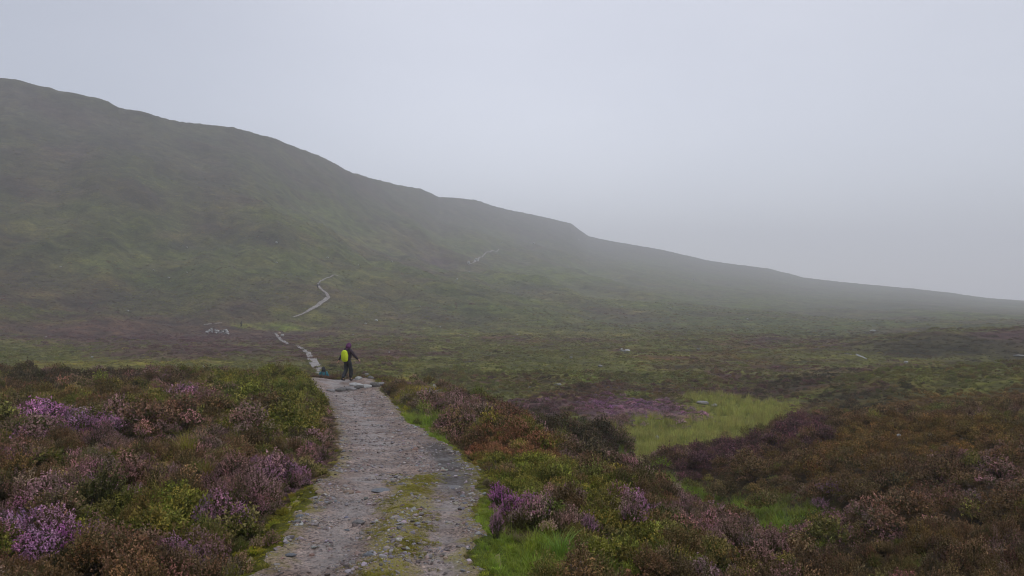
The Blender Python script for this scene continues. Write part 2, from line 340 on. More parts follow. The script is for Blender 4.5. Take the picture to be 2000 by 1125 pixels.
# ground colours; patches of dark heath and paler grass lying on the hill
DK, PU, GR, YL, OR = (.030,.030,.026), (.060,.040,.042), (.095,.120,.030), (.150,.140,.050), (.12,.085,.05)
HB = [(130,300,70,22,PU,.8),(60,250,60,20,DK,.5),(290,390,80,14,DK,.5),(350,480,40,12,DK,.9),(330,460,60,8,OR,.6),(530,470,40,12,DK,.8),(440,345,60,14,DK,.5),(740,430,40,10,DK,.7),(200,520,90,26,GR,.6),
 (420,520,80,16,GR,.6),(620,420,110,26,GR,.5),(100,440,90,20,YL,.35),(240,500,50,10,YL,.5),(590,500,70,12,GR,.7),(720,470,80,14,YL,.35),(860,512,90,10,PU,.9),(950,470,60,14,GR,.5),(1080,540,120,18,GR,.8),
 (1180,580,150,12,YL,.4),(1250,520,90,16,GR,.5),(1040,560,60,8,DK,.6),(900,575,120,8,DK,.6),(450,595,130,10,PU,.7),(240,590,120,10,DK,.5),(90,575,80,12,YL,.5),(1500,590,160,12,GR,.4),(1700,600,150,10,DK,.4),(660,600,90,10,GR,.5),(780,620,160,8,PU,.5),(350,430,40,30,GR,.4)]
r_ = np.hypot(V[:,0], V[:,1])
gc = np.zeros((len(V), 3))
for i in range(0, len(V), 100000):
    s = slice(i, i+100000)
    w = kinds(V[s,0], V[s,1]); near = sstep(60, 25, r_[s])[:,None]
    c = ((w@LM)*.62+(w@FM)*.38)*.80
    x_, y_ = V[s,0], V[s,1]
    hl = sstep(160, 230, r_[s])
    st = fbm(x_/70, y_/45, 5, 91, .6); s2 = fbm((x_+y_*.4)/16, (y_-x_*.4)/40, 5, 93, .65)
    green = np.array([.080,.100,.027]); brown = np.array([.086,.071,.042]); pale = np.array([.145,.140,.055]); dk = np.array([.034,.034,.024])
    a = np.clip(.34+st*2.2, 0, 1)[:,None]; hc = green*(1-a)+brown*a
    hc = hc+(pale-hc)*(np.clip(s2*2.4-.25, 0, 1)[:,None]*.7); hc = hc+(dk-hc)*(np.clip(-s2*2.6-.35, 0, 1)[:,None]*.8)
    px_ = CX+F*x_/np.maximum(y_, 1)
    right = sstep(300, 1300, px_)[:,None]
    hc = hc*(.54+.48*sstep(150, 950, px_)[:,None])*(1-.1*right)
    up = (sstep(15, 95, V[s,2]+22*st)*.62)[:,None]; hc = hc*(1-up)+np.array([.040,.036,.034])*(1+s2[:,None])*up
    dvec = (V[s,2]-CAMZ)/np.maximum(y_, 1); row_ = HZ-F*dvec
    for hx, hy, rx, ry, cc, a_ in HB:
        e = ((px_-hx)/rx+.6*st)**2+((row_-hy)/ry+.6*s2)**2
        q = (np.exp(-e*1.2)*a_*(y_ > 150))[:,None]; hc = hc*(1-q)+np.array(cc)*q
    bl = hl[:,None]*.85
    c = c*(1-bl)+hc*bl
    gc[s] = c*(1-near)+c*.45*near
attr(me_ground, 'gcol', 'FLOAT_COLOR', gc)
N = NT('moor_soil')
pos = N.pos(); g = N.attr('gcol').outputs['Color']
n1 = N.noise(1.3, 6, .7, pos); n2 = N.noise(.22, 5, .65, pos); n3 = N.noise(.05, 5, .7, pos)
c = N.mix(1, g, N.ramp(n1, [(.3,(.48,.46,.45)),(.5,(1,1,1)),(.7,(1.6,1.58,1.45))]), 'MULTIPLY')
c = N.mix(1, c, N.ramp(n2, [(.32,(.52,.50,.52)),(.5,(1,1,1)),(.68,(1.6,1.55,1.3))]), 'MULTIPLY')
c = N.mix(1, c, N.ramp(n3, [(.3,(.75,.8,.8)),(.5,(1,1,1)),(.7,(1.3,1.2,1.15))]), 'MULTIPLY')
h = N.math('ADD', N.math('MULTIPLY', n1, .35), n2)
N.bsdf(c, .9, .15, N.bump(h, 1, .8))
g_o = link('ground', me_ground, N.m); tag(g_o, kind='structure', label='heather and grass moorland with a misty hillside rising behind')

RB = []
def ribbon_clear(x, y, marg):
    k = np.ones(len(x), bool)
    for X, Y, Wd in RB:
        for a, b, c in zip(X[::3], Y[::3], Wd[::3]): k &= (x-a)**2+(y-b)**2 > (c+marg)**2
    return k
# the far stretches of path, the stream and pools
def ribbon(name, pts, wpx, mat, label, off=.1, dmin=39, sub=14, marg=0, jit=.2):
    W3 = [hit(px, row, dmin) for px, row in pts]
    t = np.arange(len(pts)); tt = np.linspace(0, len(pts)-1, (len(pts)-1)*sub+1)
    X = np.interp(tt, t, [w[0] for w in W3]); Y = np.interp(tt, t, [w[1] for w in W3])
    for _ in range(sub//2):
        X[1:-1] = (X[:-2]+X[1:-1]*2+X[2:])/4; Y[1:-1] = (Y[:-2]+Y[1:-1]*2+Y[2:])/4
    Wd = np.interp(tt, t, wpx)*Y/F/2
    tx = np.gradient(X); ty = np.gradient(Y); L = np.hypot(tx, ty)+1e-6; nx_, ny_ = ty/L, -tx/L
    # width in metres measured across the view
    Wd = Wd*(1+jit*perlin(tt*.9, tt*0+3, 191)+jit*perlin(tt*3.1, tt*0+8, 192))
    cr_ = np.linspace(-1, 1, 7); X2 = X[:,None]+nx_[:,None]*Wd[:,None]*cr_; Y2 = Y[:,None]+ny_[:,None]*Wd[:,None]*cr_
    Z2 = zmesh(X2, Y2)+off
    q = np.arange(X2.size).reshape(X2.shape)
    me = mesh_np(name, np.stack([X2.ravel(), Y2.ravel(), Z2.ravel()], 1), np.stack([q[:-1,:-1], q[:-1,1:], q[1:,1:], q[1:,:-1]], -1).reshape(-1,4))
    RB.append((X, Y, Wd)); o = link(name, me, mat); tag(o, label, kind='structure'); return o, X, Y
N = NT('far_gravel'); c = N.ramp(N.noise(1.2, 5, .7, N.pos()), [(.36,(.06,.055,.035)),(.44,(.20,.175,.155)),(.6,(.29,.265,.25))]); N.bsdf(c, .6, .3); M_fp = N.m
FP = []
def fp(pts, w, label, **k):
    o, X, Y = ribbon('path', pts, w, M_fp, label, **k); FP.append((X, Y)); return o
fp([(636,752),(630,738),(620,722),(611,708),(604,696),(595,687),(585,681),(574,676),(555,672)], [22,22,20,17,11,8,6,4.5,3.5], 'pale gravel path crossing the valley below the spur', off=.2, dmin=50)
fp([(562,676),(549,667),(544,661),(540,656),(536,653)], [6,8,6,4,3], 'short pale stretch of path climbing past yellow grass', off=.3, dmin=50)
fp([(572,621),(585,617),(600,611),(612,604),(624,596),(634,589),(642,582),(637,574),(630,569),(624,563),(621,556),(626,550),(634,546),(645,543),(660,540)], [3,4,6,7,7.5,7,6.5,6,6,5,4,3,3,2.5,2], 'pale path winding up the foot of the hill', off=.25, dmin=50)
fp([(398,637),(410,636),(420,635),(434,634)], [4,5,4,2], 'pale bare patch of path left of the stone rubble', off=.3, dmin=50)
fp([(915,518),(928,513),(934,506),(944,499),(955,493),(975,488)], [3,4,3,2,3,2], 'faint path on the misty slope', off=.3, dmin=50)
N = NT('stream_water'); c = N.mix(N.noise(3, 3, .5, N.pos()), (.05,.045,.04), (.10,.10,.095)); N.bsdf(c, .2, .4, N.bump(N.noise(9, 4, .6, N.pos()), .35, .03)); M_wat = N.m
ribbon('stream', [(1236,914),(1244,910),(1252,905),(1260,898),(1268,890)], [6,12,18,14,6], M_wat, 'narrow stream running out of the green hollow', off=.10, dmin=24)
ribbon('pool', [(1650,695),(1658,697),(1664,698)], [3,5,3], M_wat, 'small pool glinting on the right moor', off=.35, dmin=50)
ribbon('pool', [(1672,697),(1680,701),(1692,706)], [4,7,4], M_wat, 'long pool below the smaller glinting pool', off=.35, dmin=50)

# ------------------------------------------------------------------ instancing of uncountable cover
def proto_col(name, meshes, mat):
    col = bpy.data.collections.new(name)
    for i, me in enumerate(meshes):
        me.materials.append(mat)
        o = bpy.data.objects.new(f'{name}_{i:02d}', me); col.objects.link(o)
    return col
def scatter(name, label, pts, rot, scl, idx, ca, cb, col):
    me = bpy.data.meshes.new(name); me.vertices.add(len(pts))
    me.vertices.foreach_set('co', np.ascontiguousarray(pts, dtype=np.float32).ravel())
    attr(me, 'rot', 'FLOAT_VECTOR', rot); attr(me, 'scl', 'FLOAT_VECTOR', scl); attr(me, 'idx', 'INT', idx)
    attr(me, 'ca', 'FLOAT_COLOR', ca); attr(me, 'cb', 'FLOAT_COLOR', cb)
    o = link(name, me)
    ng = bpy.data.node_groups.new(name+'_scatter', 'GeometryNodeTree')
    ng.interface.new_socket('Geometry', in_out='INPUT', socket_type='NodeSocketGeometry')
    ng.interface.new_socket('Geometry', in_out='OUTPUT', socket_type='NodeSocketGeometry')
    gi = ng.nodes.new('NodeGroupInput'); go = ng.nodes.new('NodeGroupOutput')
    ci = ng.nodes.new('GeometryNodeCollectionInfo'); ci.inputs['Collection'].default_value = col
    ci.inputs['Separate Children'].default_value = True; ci.inputs['Reset Children'].default_value = True
    ip = ng.nodes.new('GeometryNodeInstanceOnPoints'); ip.inputs['Pick Instance'].default_value = True
    def na(nm, t):
        a = ng.nodes.new('GeometryNodeInputNamedAttribute'); a.data_type = t; a.inputs['Name'].default_value = nm
        return a.outputs['Attribute']
    L = ng.links.new
    L(gi.outputs[0], ip.inputs['Points']); L(ci.outputs[0], ip.inputs['Instance'])
    L(na('idx', 'INT'), ip.inputs['Instance Index']); L(na('rot', 'FLOAT_VECTOR'), ip.inputs['Rotation'])
    L(na('scl', 'FLOAT_VECTOR'), ip.inputs['Scale']); L(ip.outputs[0], go.inputs[0])
    md = o.modifiers.new('scatter', 'NODES'); md.node_group = ng
    tag(o, label, kind='stuff')
    return o

def quads(cen, size, rg, up=.0, aspect=1.0):
    """randomly turned little leaves"""
    n = len(cen)
    a = rg.normal(size=(n,3)); a[:,2] += up; a /= np.linalg.norm(a, axis=1, keepdims=True)
    b = rg.normal(size=(n,3)); b -= a*(a*b).sum(1, keepdims=True); b /= np.linalg.norm(b, axis=1, keepdims=True)
    s = (size*np.ones(n))[:,None]
    p = np.stack([cen-a*s*aspect, cen+b*s*.55, cen+a*s*aspect, cen-b*s*.55], 1)
    return p.reshape(-1,3)
def heather_mesh(name, seed, R=.17, H=.26, ns=110, nl=13, size=.009, stems=True, flat=.5):
    rg = np.random.default_rng(seed); Vs = []; fl = []; sh = []
    for k in range(ns):
        a = rg.uniform(0, 2*math.pi); q = math.sqrt(rg.uniform(0, 1)); rad = q*R
        base = np.array([math.cos(a)*rad*.45, math.sin(a)*rad*.45, 0])
        h = H*(1-flat*q*q)*rg.uniform(.62, 1.22)
        tip = np.array([math.cos(a)*rad, math.sin(a)*rad, h])+rg.normal(size=3)*np.array([.02,.02,0])*R/.17
        t = np.sort(rg.uniform(.3, 1, nl))**.8
        mid = (base+tip)/2+np.array([0,0,.15*h])+rg.normal(size=3)*.01
        pt = ((1-t)**2)[:,None]*base+(2*t*(1-t))[:,None]*mid+(t**2)[:,None]*tip
        pt = pt+rg.normal(size=pt.shape)*size*.5
        Vs.append(quads(pt, size*rg.uniform(.7, 1.25, nl), rg, .6))
        bright = rg.uniform(.6, 1.45)
        isf = (t > rg.uniform(.5, .95)).astype(float)
        fl.append(np.repeat(isf, 4)); sh.append(np.full(nl*4, bright))
        if stems:
            w = .0016; side = np.array([math.sin(a), -math.cos(a), 0])*w
            Vs.append(np.array([base-side, base+side, tip+side*.5, tip-side*.5])); fl.append(np.zeros(4)); sh.append(np.full(4, .6))
    Vv = np.concatenate(Vs); me = mesh_np(name, Vv, np.arange(len(Vv)).reshape(-1,4), False)
    attr(me, 'fl', 'FLOAT', np.concatenate(fl)); attr(me, 'sh', 'FLOAT', np.concatenate(sh)); return me
def grass_mesh(name, seed, n=40, R=.06, H=.16, w=.0028, lean=.5, heads=0.):
    rg = np.random.default_rng(seed); Vs = []; Fs = []; fl = []; sh = []; c = 0
    for k in range(n):
        a = rg.uniform(0, 2*math.pi); q = math.sqrt(rg.uniform(0,1)); b = np.array([math.cos(a), math.sin(a), 0])*q*R*.6
        a2 = a+rg.normal()*.7; h = H*rg.uniform(.5, 1.15); ln = lean*rg.uniform(.2, 1.2)*h
        dr = np.array([math.cos(a2), math.sin(a2), 0]); sd = np.array([-dr[1], dr[0], 0])
        br = rg.uniform(.7, 1.35)
        for j, t in enumerate((0, .4, .75, 1)):
            p = b+dr*ln*t*t+np.array([0,0,h*(t-.18*t*t*lean*2)]); ww = w*(1-t*.85)
            Vs += [p-sd*ww, p+sd*ww]; fl += [t, t]; sh += [br, br]
        for j in range(3): Fs.append((c+2*j, c+2*j+1, c+2*j+3, c+2*j+2))
        c += 8
    me = mesh_np(name, np.array(Vs), np.array(Fs), False)
    attr(me, 'fl', 'FLOAT', fl); attr(me, 'sh', 'FLOAT', sh); return me
def rock_mesh(name, seed, sub=3, amp=.28, facet=.0, flat=(1,1,.7), mat=None):
    bm = bmesh.new(); bmesh.ops.create_icosphere(bm, subdivisions=sub, radius=1); rg = np.random.default_rng(seed)
    pl_ = rg.normal(size=(9,3)); pl_ /= np.linalg.norm(pl_, axis=1, keepdims=True); dd = rg.uniform(.6, .95, 9)
    for v in bm.verts:
        p = np.array(v.co)
        for nrm, d0 in zip(pl_, dd):
            e = p@nrm-d0
            if e > 0: p = p-nrm*e*.92
        k = 1+amp*.35*(perlin(p[0]*1.7+seed, p[1]*1.7+p[2])+.4*perlin(p[0]*5+seed, p[1]*5+p[2]*3))
        v.co = Vector(p*k*np.array(flat))
    me = bpy.data.meshes.new(name); bm.to_mesh(me); bm.free()
    for p in me.polygons: p.use_smooth = sub >= 3
    if mat: me.materials.append(mat)
    return me

def leaf_mat(name, own=None, rough=.7, trans=.12):
    N = NT(name)
    if own is None:
        a = N.attr('ca', True).outputs['Color']; b = N.attr('cb', True).outputs['Color']
    else:
        a = N.n('ShaderNodeRGB'); a.outputs[0].default_value = (*own[0], 1); a = a.outputs[0]
        b = N.n('ShaderNodeRGB'); b.outputs[0].default_value = (*own[1], 1); b = b.outputs[0]
    c = N.mix(N.attr('fl').outputs['Fac'], a, b)
    sh = N.attr('sh').outputs['Fac']
    cc = N.n('ShaderNodeVectorMath', operation='SCALE'); N.l(c, cc.inputs[0]); N.l(sh, cc.inputs['Scale'])
    p = N.bsdf(cc.outputs[0], rough, .25)
    tr = N.n('ShaderNodeBsdfTranslucent'); N.l(cc.outputs[0], tr.inputs[0])
    mx = N.n('ShaderNodeMixShader'); mx.inputs[0].default_value = trans
    N.l(p.outputs[0], mx.inputs[1]); N.l(tr.outputs[0], mx.inputs[2]); N.l(mx.outputs[0], N.out.inputs[0])
    return N.m
M_leaf = leaf_mat('heather_foliage'); M_grass = leaf_mat('grass_blades', None, .5, .35)

P_near = proto_col('hn', [heather_mesh(f'hn{i}', i, R=random.uniform(.13,.19), H=random.uniform(.22,.32)) for i in range(8)], M_leaf)
P_bil = proto_col('bl', [heather_mesh(f'bl{i}', 40+i, R=.16, H=.18, ns=80, nl=12, size=.0125, flat=.3) for i in range(4)], M_leaf)
P_mid = proto_col('hm', [heather_mesh(f'hm{i}', 20+i, R=random.uniform(.2,.3), H=random.uniform(.26,.38), ns=75, nl=8, size=.019, stems=False) for i in range(8)], M_leaf)
P_far = proto_col('hf', [heather_mesh(f'hf{i}', 60+i, R=random.uniform(.45,.7), H=random.uniform(.25,.42), ns=55, nl=4, size=.045, stems=False, flat=.8) for i in range(8)], M_leaf)
P_gr = proto_col('gn', [grass_mesh(f'gn{i}', 80+i, n=36, R=.08, H=random.uniform(.12,.2), w=.0024, lean=.8) for i in range(6)], M_grass)
P_ms = proto_col('ms', [grass_mesh(f'ms{i}', 90+i, n=70, R=.10, H=.035, w=.0022, lean=.9) for i in range(4)], M_grass)
P_ru = proto_col('ru', [grass_mesh(f'ru{i}', 100+i, n=34, R=.22, H=random.uniform(.45,.7), w=.006, lean=.3) for i in range(6)], M_grass)
P_ls = proto_col('ls', [grass_mesh(f'ls{i}', 110+i, n=5, R=.08, H=.48, w=.0014, lean=.9) for i in range(5)], M_grass)
P_tk = proto_col('tk', [grass_mesh(f'tk{i}', 120+i, n=46, R=.3, H=.3, w=.012, lean=1.0) for i in range(5)], M_grass)

def sample(r0, r1, dens, deg=40.5, seed=0, power=1.0):
    """ground points by ring; density per m2"""
    rg = np.random.default_rng(seed); ph = math.radians(deg)
    n = int(dens*ph*(r1*r1-r0*r0))
    r = np.sqrt(rg.uniform(r0*r0, r1*r1, n)); a = rg.uniform(-ph, ph, n)
    return np.sin(a)*r, np.cos(a)*r, rg
def pick(w, rg):
    c = np.cumsum(w, 1); u = rg.uniform(size=(len(w),1)); return (u > c).sum(1).clip(0, len(KINDS)-1)
def jitter(c, rg, a=.18):
    return c*np.exp(rg.normal(size=(len(c),1))*a)*np.exp(rg.normal(size=c.shape)*a*.3)
def cols(w, kind, rg):
    m = .62
    ca = LM[kind]*m+(w@LM)*(1-m); cb = FM[kind]*m+(w@FM)*(1-m)
    return jitter(ca, rg, .28), jitter(cb, rg, .28)
# a plant hidden from the whole view zone needs no copy: keep only ground that faces the camera region
def visible(x, y, lift=.45, step=24):
    keep = np.ones(len(x), bool); z = zmesh(x, y)+lift
    vis = np.zeros(len(x), bool)
    for cx, cz in ((0, 0), (-1.2, .1), (1.2, .1)):
        k = np.ones(len(x), bool)
        for t in np.linspace(.12, .985, step):
            k &= (cz+CAMZ)*(1-t)+z*t > zmesh(cx+(x-cx)*t, y*t)-.02
        vis |= k
    return vis
def up_rot(n, rg, tilt=.12):
    return np.stack([rg.normal(size=n)*tilt, rg.normal(size=n)*tilt, rg.uniform(0, 6.28, n)], 1)

heath = ['brn','mau','pur','dark','red','och','mar','ora','olv']
HK = np.array([k in heath for k in KINDS]); GK = np.array([k in ('gra','yel','bog') for k in KINDS])
def cover(name, label, r0, r1, dens, col, nproto, want, smin, smax, seed, edge=.16, tuft=None, zs=(.8,1.25), maxedge=None, sink=.02, cell=0):
    x, y, rg = sample(r0, r1, dens, seed=seed)
    ps = path_sd(x, y); k = ps > edge*rg.uniform(.3, 1.7, len(x))
    if maxedge: k &= ps < maxedge
    x, y, ps = x[k], y[k], ps[k]
    k = visible(x, y)
    if r1 > 100: k &= rg.uniform(size=len(x)) > sstep(.55*r1, r1, np.hypot(x, y))*(r1 < 400)+sstep(.8*r1, r1, np.hypot(x, y))*(r1 > 400)
    x, y, ps = x[k], y[k], ps[k]
    if r1 > 40:
        k = ribbon_clear(x, y, .12); x, y, ps = x[k], y[k], ps[k]
    lift = np.zeros(len(x)); grow = np.ones(len(x))
    if cell:
        cx, cy, d1, rr, gap = worley(x+.12*perlin(x*3, y*3, 201), y+.12*perlin(x*3, y*3, 202), cell)
        k = (gap > .10) | (rg.uniform(size=len(x)) < .35)
        x, y, ps, cx, cy, d1, rr, gap = [q[k] for q in (x, y, ps, cx, cy, d1, rr, gap)]
        lift = (.04+(.20+.14*(cell > .6))*rr)*min((cell/.6)**.7, 1.6)*np.clip(1-(d1/.75)**2, 0, 1)*sstep(.1, .9, ps); grow = (.62+.5*np.clip(gap*2, 0, 1))*(.8+.4*rr)
        w = kinds(cx+rg.normal(size=len(x))*.05, cy+rg.normal(size=len(x))*.05)
        # one kind to a bush
        u = (rr*7.31) % 1; kd = ((u[:,None] > np.cumsum(w, 1)).sum(1)).clip(0, len(KINDS)-1)
        k = rg.uniform(size=len(x)) < .22; kd[k] = pick(w, rg)[k]
    else:
        w = kinds(x, y); kd = pick(w, rg)
    k = want[kd]; x, y, ps, w, kd, lift, grow = x[k], y[k], ps[k], w[k], kd[k], lift[k], grow[k]
    n = len(x); s = rg.uniform(smin, smax, n)*(.55+.45*sstep(.05, .6, ps))
    s = s*np.where(kd == KI['mos'], .6, 1)*(1+.45*fbm(x*1.1, y*1.1, 3, 131))*np.where(kd == KI['dark'], 1.1, 1)
    s = s*grow; sc = np.stack([s, s, s*rg.uniform(zs[0], zs[1], n)], 1)
    ca, cb = cols(w, kd, rg)
    scatter(name, label, np.stack([x, y, zmesh(x, y)-sink+lift], 1), up_rot(n, rg), sc, rg.integers(0, nproto, n), ca, cb, col)
    print(name, n)
bilm = np.array([k in ('bil','mos','red') for k in KINDS])
near_h = HK.copy()
cover('heather', 'low brown and mauve heather covering the near banks', 3.2, 15, 72, P_near, 8, near_h, .55, .98, 1, edge=.22, cell=.40)
cover('bilberry', 'low green bilberry growing among the near heather', 3.2, 18, 80, P_bil, 4, bilm, .6, 1.0, 2, edge=.16, cell=.40)
cover('heather', 'brown heather covering the spur and the right bank', 15, 46, 22, P_mid, 8, HK | bilm, .6, 1.05, 3, edge=.22, cell=.8)
cover('heather', 'flowering heather around the green hollow below the spur', 44, 82, 4.5, P_mid, 8, HK | bilm, .55, 1.0, 24, zs=(.6, 1.0), cell=1.3)
cover('heather', 'low heather and moor tussocks over the valley floor', 44, 260, 1.3, P_far, 8, HK | bilm, .3, .8, 4, zs=(.5, 1.0), cell=2.6)
cover('grass', 'bright green grass tufts beside the path', 3.2, 16, 150, P_gr, 6, GK, .7, 1.3, 5, edge=.03)
cover('grass', 'green and yellow grass among the heather', 16, 46, 22, P_gr, 6, GK, 1.3, 2.2, 6, edge=.05)
cover('grass', 'pale moor grass tussocks over the valley floor', 44, 260, 1.4, P_tk, 5, GK | (np.array(KINDS) == 'olv') | (np.array(KINDS) == 'och') | (np.array(KINDS) == 'brn'), .4, .95, 7)
cover('moss', 'low yellow-green moss and short grass on the path verges', 3.2, 30, 260, P_ms, 4, np.ones(len(KINDS), bool), .7, 1.5, 8, edge=-.14, maxedge=.42, sink=.0)
cover('grass', 'thin pale grass stems standing through the heather', 3.5, 30, 10, P_ls, 5, np.ones(len(KINDS), bool), .6, 1.1, 9, edge=.3)
cover('heather', 'dark and pale tussocks speckling the foot of the hill', 200, 430, .12, P_far, 8, HK | bilm, .6, 1.2, 14, zs=(.5, .9))
# rushes in the bog
x, y, rg = sample(27, 75, 8, seed=12); w = kinds(x, y); k = (w[:,KI['bog']]+fbm(x/2.5, y/2.5, 3, 143)*.5 > .45) & visible(x, y, .7) & ribbon_clear(x, y, .0); x, y, w = x[k], y[k], w[k]; n = len(x)
s = rg.uniform(.6, 1.15, n)*(1+.4*fbm(x/3, y/3, 2, 145)); g0 = np.array([.24,.26,.045]); g1 = np.array([.38,.36,.10])
ca = jitter(np.tile(g0, (n,1)), rg, .2)*(1+.7*fbm(x/4, y/4, 3, 141))[:,None]; cb = jitter(np.tile(g1, (n,1)), rg, .2)
scatter('rushes', 'bright green rushes and grass in the wet hollow', np.stack([x, y, zmesh(x, y)-.02], 1), up_rot(n, rg, .1), np.stack([s,s,s], 1), rg.integers(0, 6, n), ca, cb, P_ru)
print('rushes', n)

# ------------------------------------------------------------------ path
def path_surface(x, y):
    r = np.hypot(x, y)
    a = np.interp(y, pd, pl); b = np.interp(y, pd, pr); u = (x-a)/(b-a)
    z = base_z(x, y)
    ps = path_sd(x, y)
    z = z+.03*sstep(0, -.35, ps)*0-.10*sstep(-.22, .02, ps)*0
    z = z+fbm(x/.6, y/.6, 3, 151)*.04+fbm(x/.10, y/.10, 3, 153)*.020
    # worn tracks either side of a mossy middle
    ctr = sstep(11.5, 9.5, y)
    z = z+.05*ctr*np.exp(-((u-.60)/.13)**2)
    z = z-.13*sstep(-.03, .12, ps)
    # the stone step: the far side stands a little higher
    return z
def path_band(name, y0, y1, ny, nx, m, label, marg=.22):
    ys = np.exp(np.linspace(math.log(y0), math.log(y1), ny))
    t = np.linspace(0, 1, nx)
    Y = np.repeat(ys[:,None], nx, 1); a = np.interp(ys, pd, pl)-marg; b = np.interp(ys, pd, pr)+marg
    X = a[:,None]+(b-a)[:,None]*t[None]
    Z = path_surface(X, Y)
    Vp = np.stack([X.ravel(), Y.ravel(), Z.ravel()], 1)
    q = np.arange(ny*nx).reshape(ny, nx)
    Fp = np.stack([q[:-1,:-1], q[:-1,1:], q[1:,1:], q[1:,:-1]], -1).reshape(-1,4)
    me = mesh_np(name, Vp, Fp)
    x, y = Vp[:,0], Vp[:,1]; a = np.interp(y, pd, pl); b = np.interp(y, pd, pr); u = (x-a)/(b-a)
    ps = path_sd(x, y)
    n1 = fbm(x*1.4, y*1.4, 4, 161); n2 = fbm(x*5, y*5, 3, 163)
    moss = np.clip(1.15*np.exp(-((u-.60-.05*n1)/.15)**2)*sstep(12, 9.5, y)*1.2+sstep(-.3, .0, ps)*.85+n2*.55+n1*.35-.35, 0, 1)*1.3
    moss = np.where(y > 13, moss*.5, moss)
    earth = np.clip(sstep(.68, .9, u)*sstep(8.5, 10.5, y)*sstep(16.5, 13, y)*1.9+np.clip(n1*1.5-.1, 0, 1)*.35, 0, 1)
    trk = (np.exp(-((u-.27-.04*n1)/.12)**2)+np.exp(-((u-.84-.03*n1)/.10)**2))*sstep(13.5, 11, y)+np.exp(-((u-.38-.05*n1)/.2)**2)*sstep(11.5, 15, y)
    attr(me, 'trk', 'FLOAT', np.clip(trk*(.75+n1*1.2+n2*.3), 0, 1))
    wet = np.clip(.25+n1*1.4+n2*.3+.4*trk+.15*np.exp(-((u-.3)/.16)**2)*sstep(12,9,y)+.35*np.exp(-((u-.35)/.2)**2)*sstep(12,16,y), 0, 1)
    attr(me, 'moss', 'FLOAT', np.clip(moss, 0, 1)); attr(me, 'earth', 'FLOAT', earth); attr(me, 'wet', 'FLOAT', wet)
    o = link(name, me, m); tag(o, label, kind='structure'); return o
N = NT('gravel_path')
pos = N.pos()
vor = N.n('ShaderNodeTexVoronoi'); vor.inputs['Scale'].default_value = 62; N.l(pos, vor.inputs['Vector'])
vor2 = N.n('ShaderNodeTexVoronoi'); vor2.inputs['Scale'].default_value = 150; N.l(pos, vor2.inputs['Vector'])
nz = N.noise(5, 6, .75, pos); nf = N.noise(60, 4, .7, pos); n0 = N.noise(1.1, 4, .6, pos)
vor3 = N.n('ShaderNodeTexVoronoi'); vor3.inputs['Scale'].default_value = 42; N.l(pos, vor3.inputs['Vector'])
wet0 = N.attr('wet').outputs['Fac']
c = N.ramp(nz, [(.3,(.14,.106,.088)),(.5,(.26,.215,.19)),(.68,(.39,.34,.31))])
c = N.mix(.8, c, N.ramp(n0, [(.38,(.62,.53,.46)),(.62,(1.3,1.25,1.2))]), 'MULTIPLY')
c = N.mix(.9, c, N.ramp(vor.outputs['Color'], [(.12,(.35,.30,.28)),(.3,(.9,.88,.86)),(.9,(1.45,1.42,1.4))]), 'MULTIPLY')
c = N.mix(.8, c, N.ramp(vor2.outputs['Color'], [(.1,(.45,.4,.38)),(.4,(1,1,1)),(.9,(1.35,1.35,1.35))]), 'MULTIPLY')
trk = N.attr('trk').outputs['Fac']
c = N.mix(N.math('MULTIPLY', trk, .42), N.mix(1, c, (.78,.72,.68), 'MULTIPLY'), N.mix(nz, (.20,.175,.165), (.34,.315,.30)))
dk = N.mix(N.math('MULTIPLY', wet0, .25), N.ramp(vor3.outputs['Color'], [(.24,(.20,.16,.14)),(.31,(1,1,1)),(.88,(1,1,1)),(.93,(1.55,1.5,1.45))]), (1,1,1))
c = N.mix(.9, c, dk, 'MULTIPLY')
wet = N.attr('wet').outputs['Fac']
c = N.mix(N.attr('earth').outputs['Fac'], c, N.mix(nf, (.025,.017,.013), (.06,.042,.032)))
mc = N.mix(nf, (.10,.095,.018), (.27,.23,.035))
mo = N.math('MULTIPLY', N.attr('moss').outputs['Fac'], N.mr(nf, .35, .55, .3, 1))
c = N.mix(mo, c, mc)
rg_ = N.math('ADD', N.mr(wet, 0, 1, .75, .30), N.math('MULTIPLY', mo, .5))
hh = N.math('ADD', N.math('MULTIPLY', vor.outputs['Distance'], -.6), N.math('MULTIPLY', nf, .5))
N.bsdf(c, rg_, .5, N.bump(hh, .9, .012))
M_path = N.m
path_band('path', 1.6, 47, 1500, 150, M_path, 'wet gravel footpath leading from the camera over the spur')

# gravel and small stones lying on the path (uncountable)
N = NT('path_pebbles')
c = N.attr('ca', True).outputs['Color']; nn = N.noise(14, 4, .6, N.objco())
c = N.mix(1, c, N.ramp(nn, [(.3,(.65,.62,.6)),(.7,(1.35,1.3,1.3))]), 'MULTIPLY')
N.bsdf(c, .45, .45); M_peb = N.m
P_peb = proto_col('pb', [rock_mesh(f'pb{i}', 200+i, sub=2, amp=.4, flat=(1, random.uniform(.6,.9), random.uniform(.35,.6))) for i in range(8)], M_peb)
rg = np.random.default_rng(50)
n = 95000; yy = np.exp(rg.uniform(math.log(3.3), math.log(33), n))
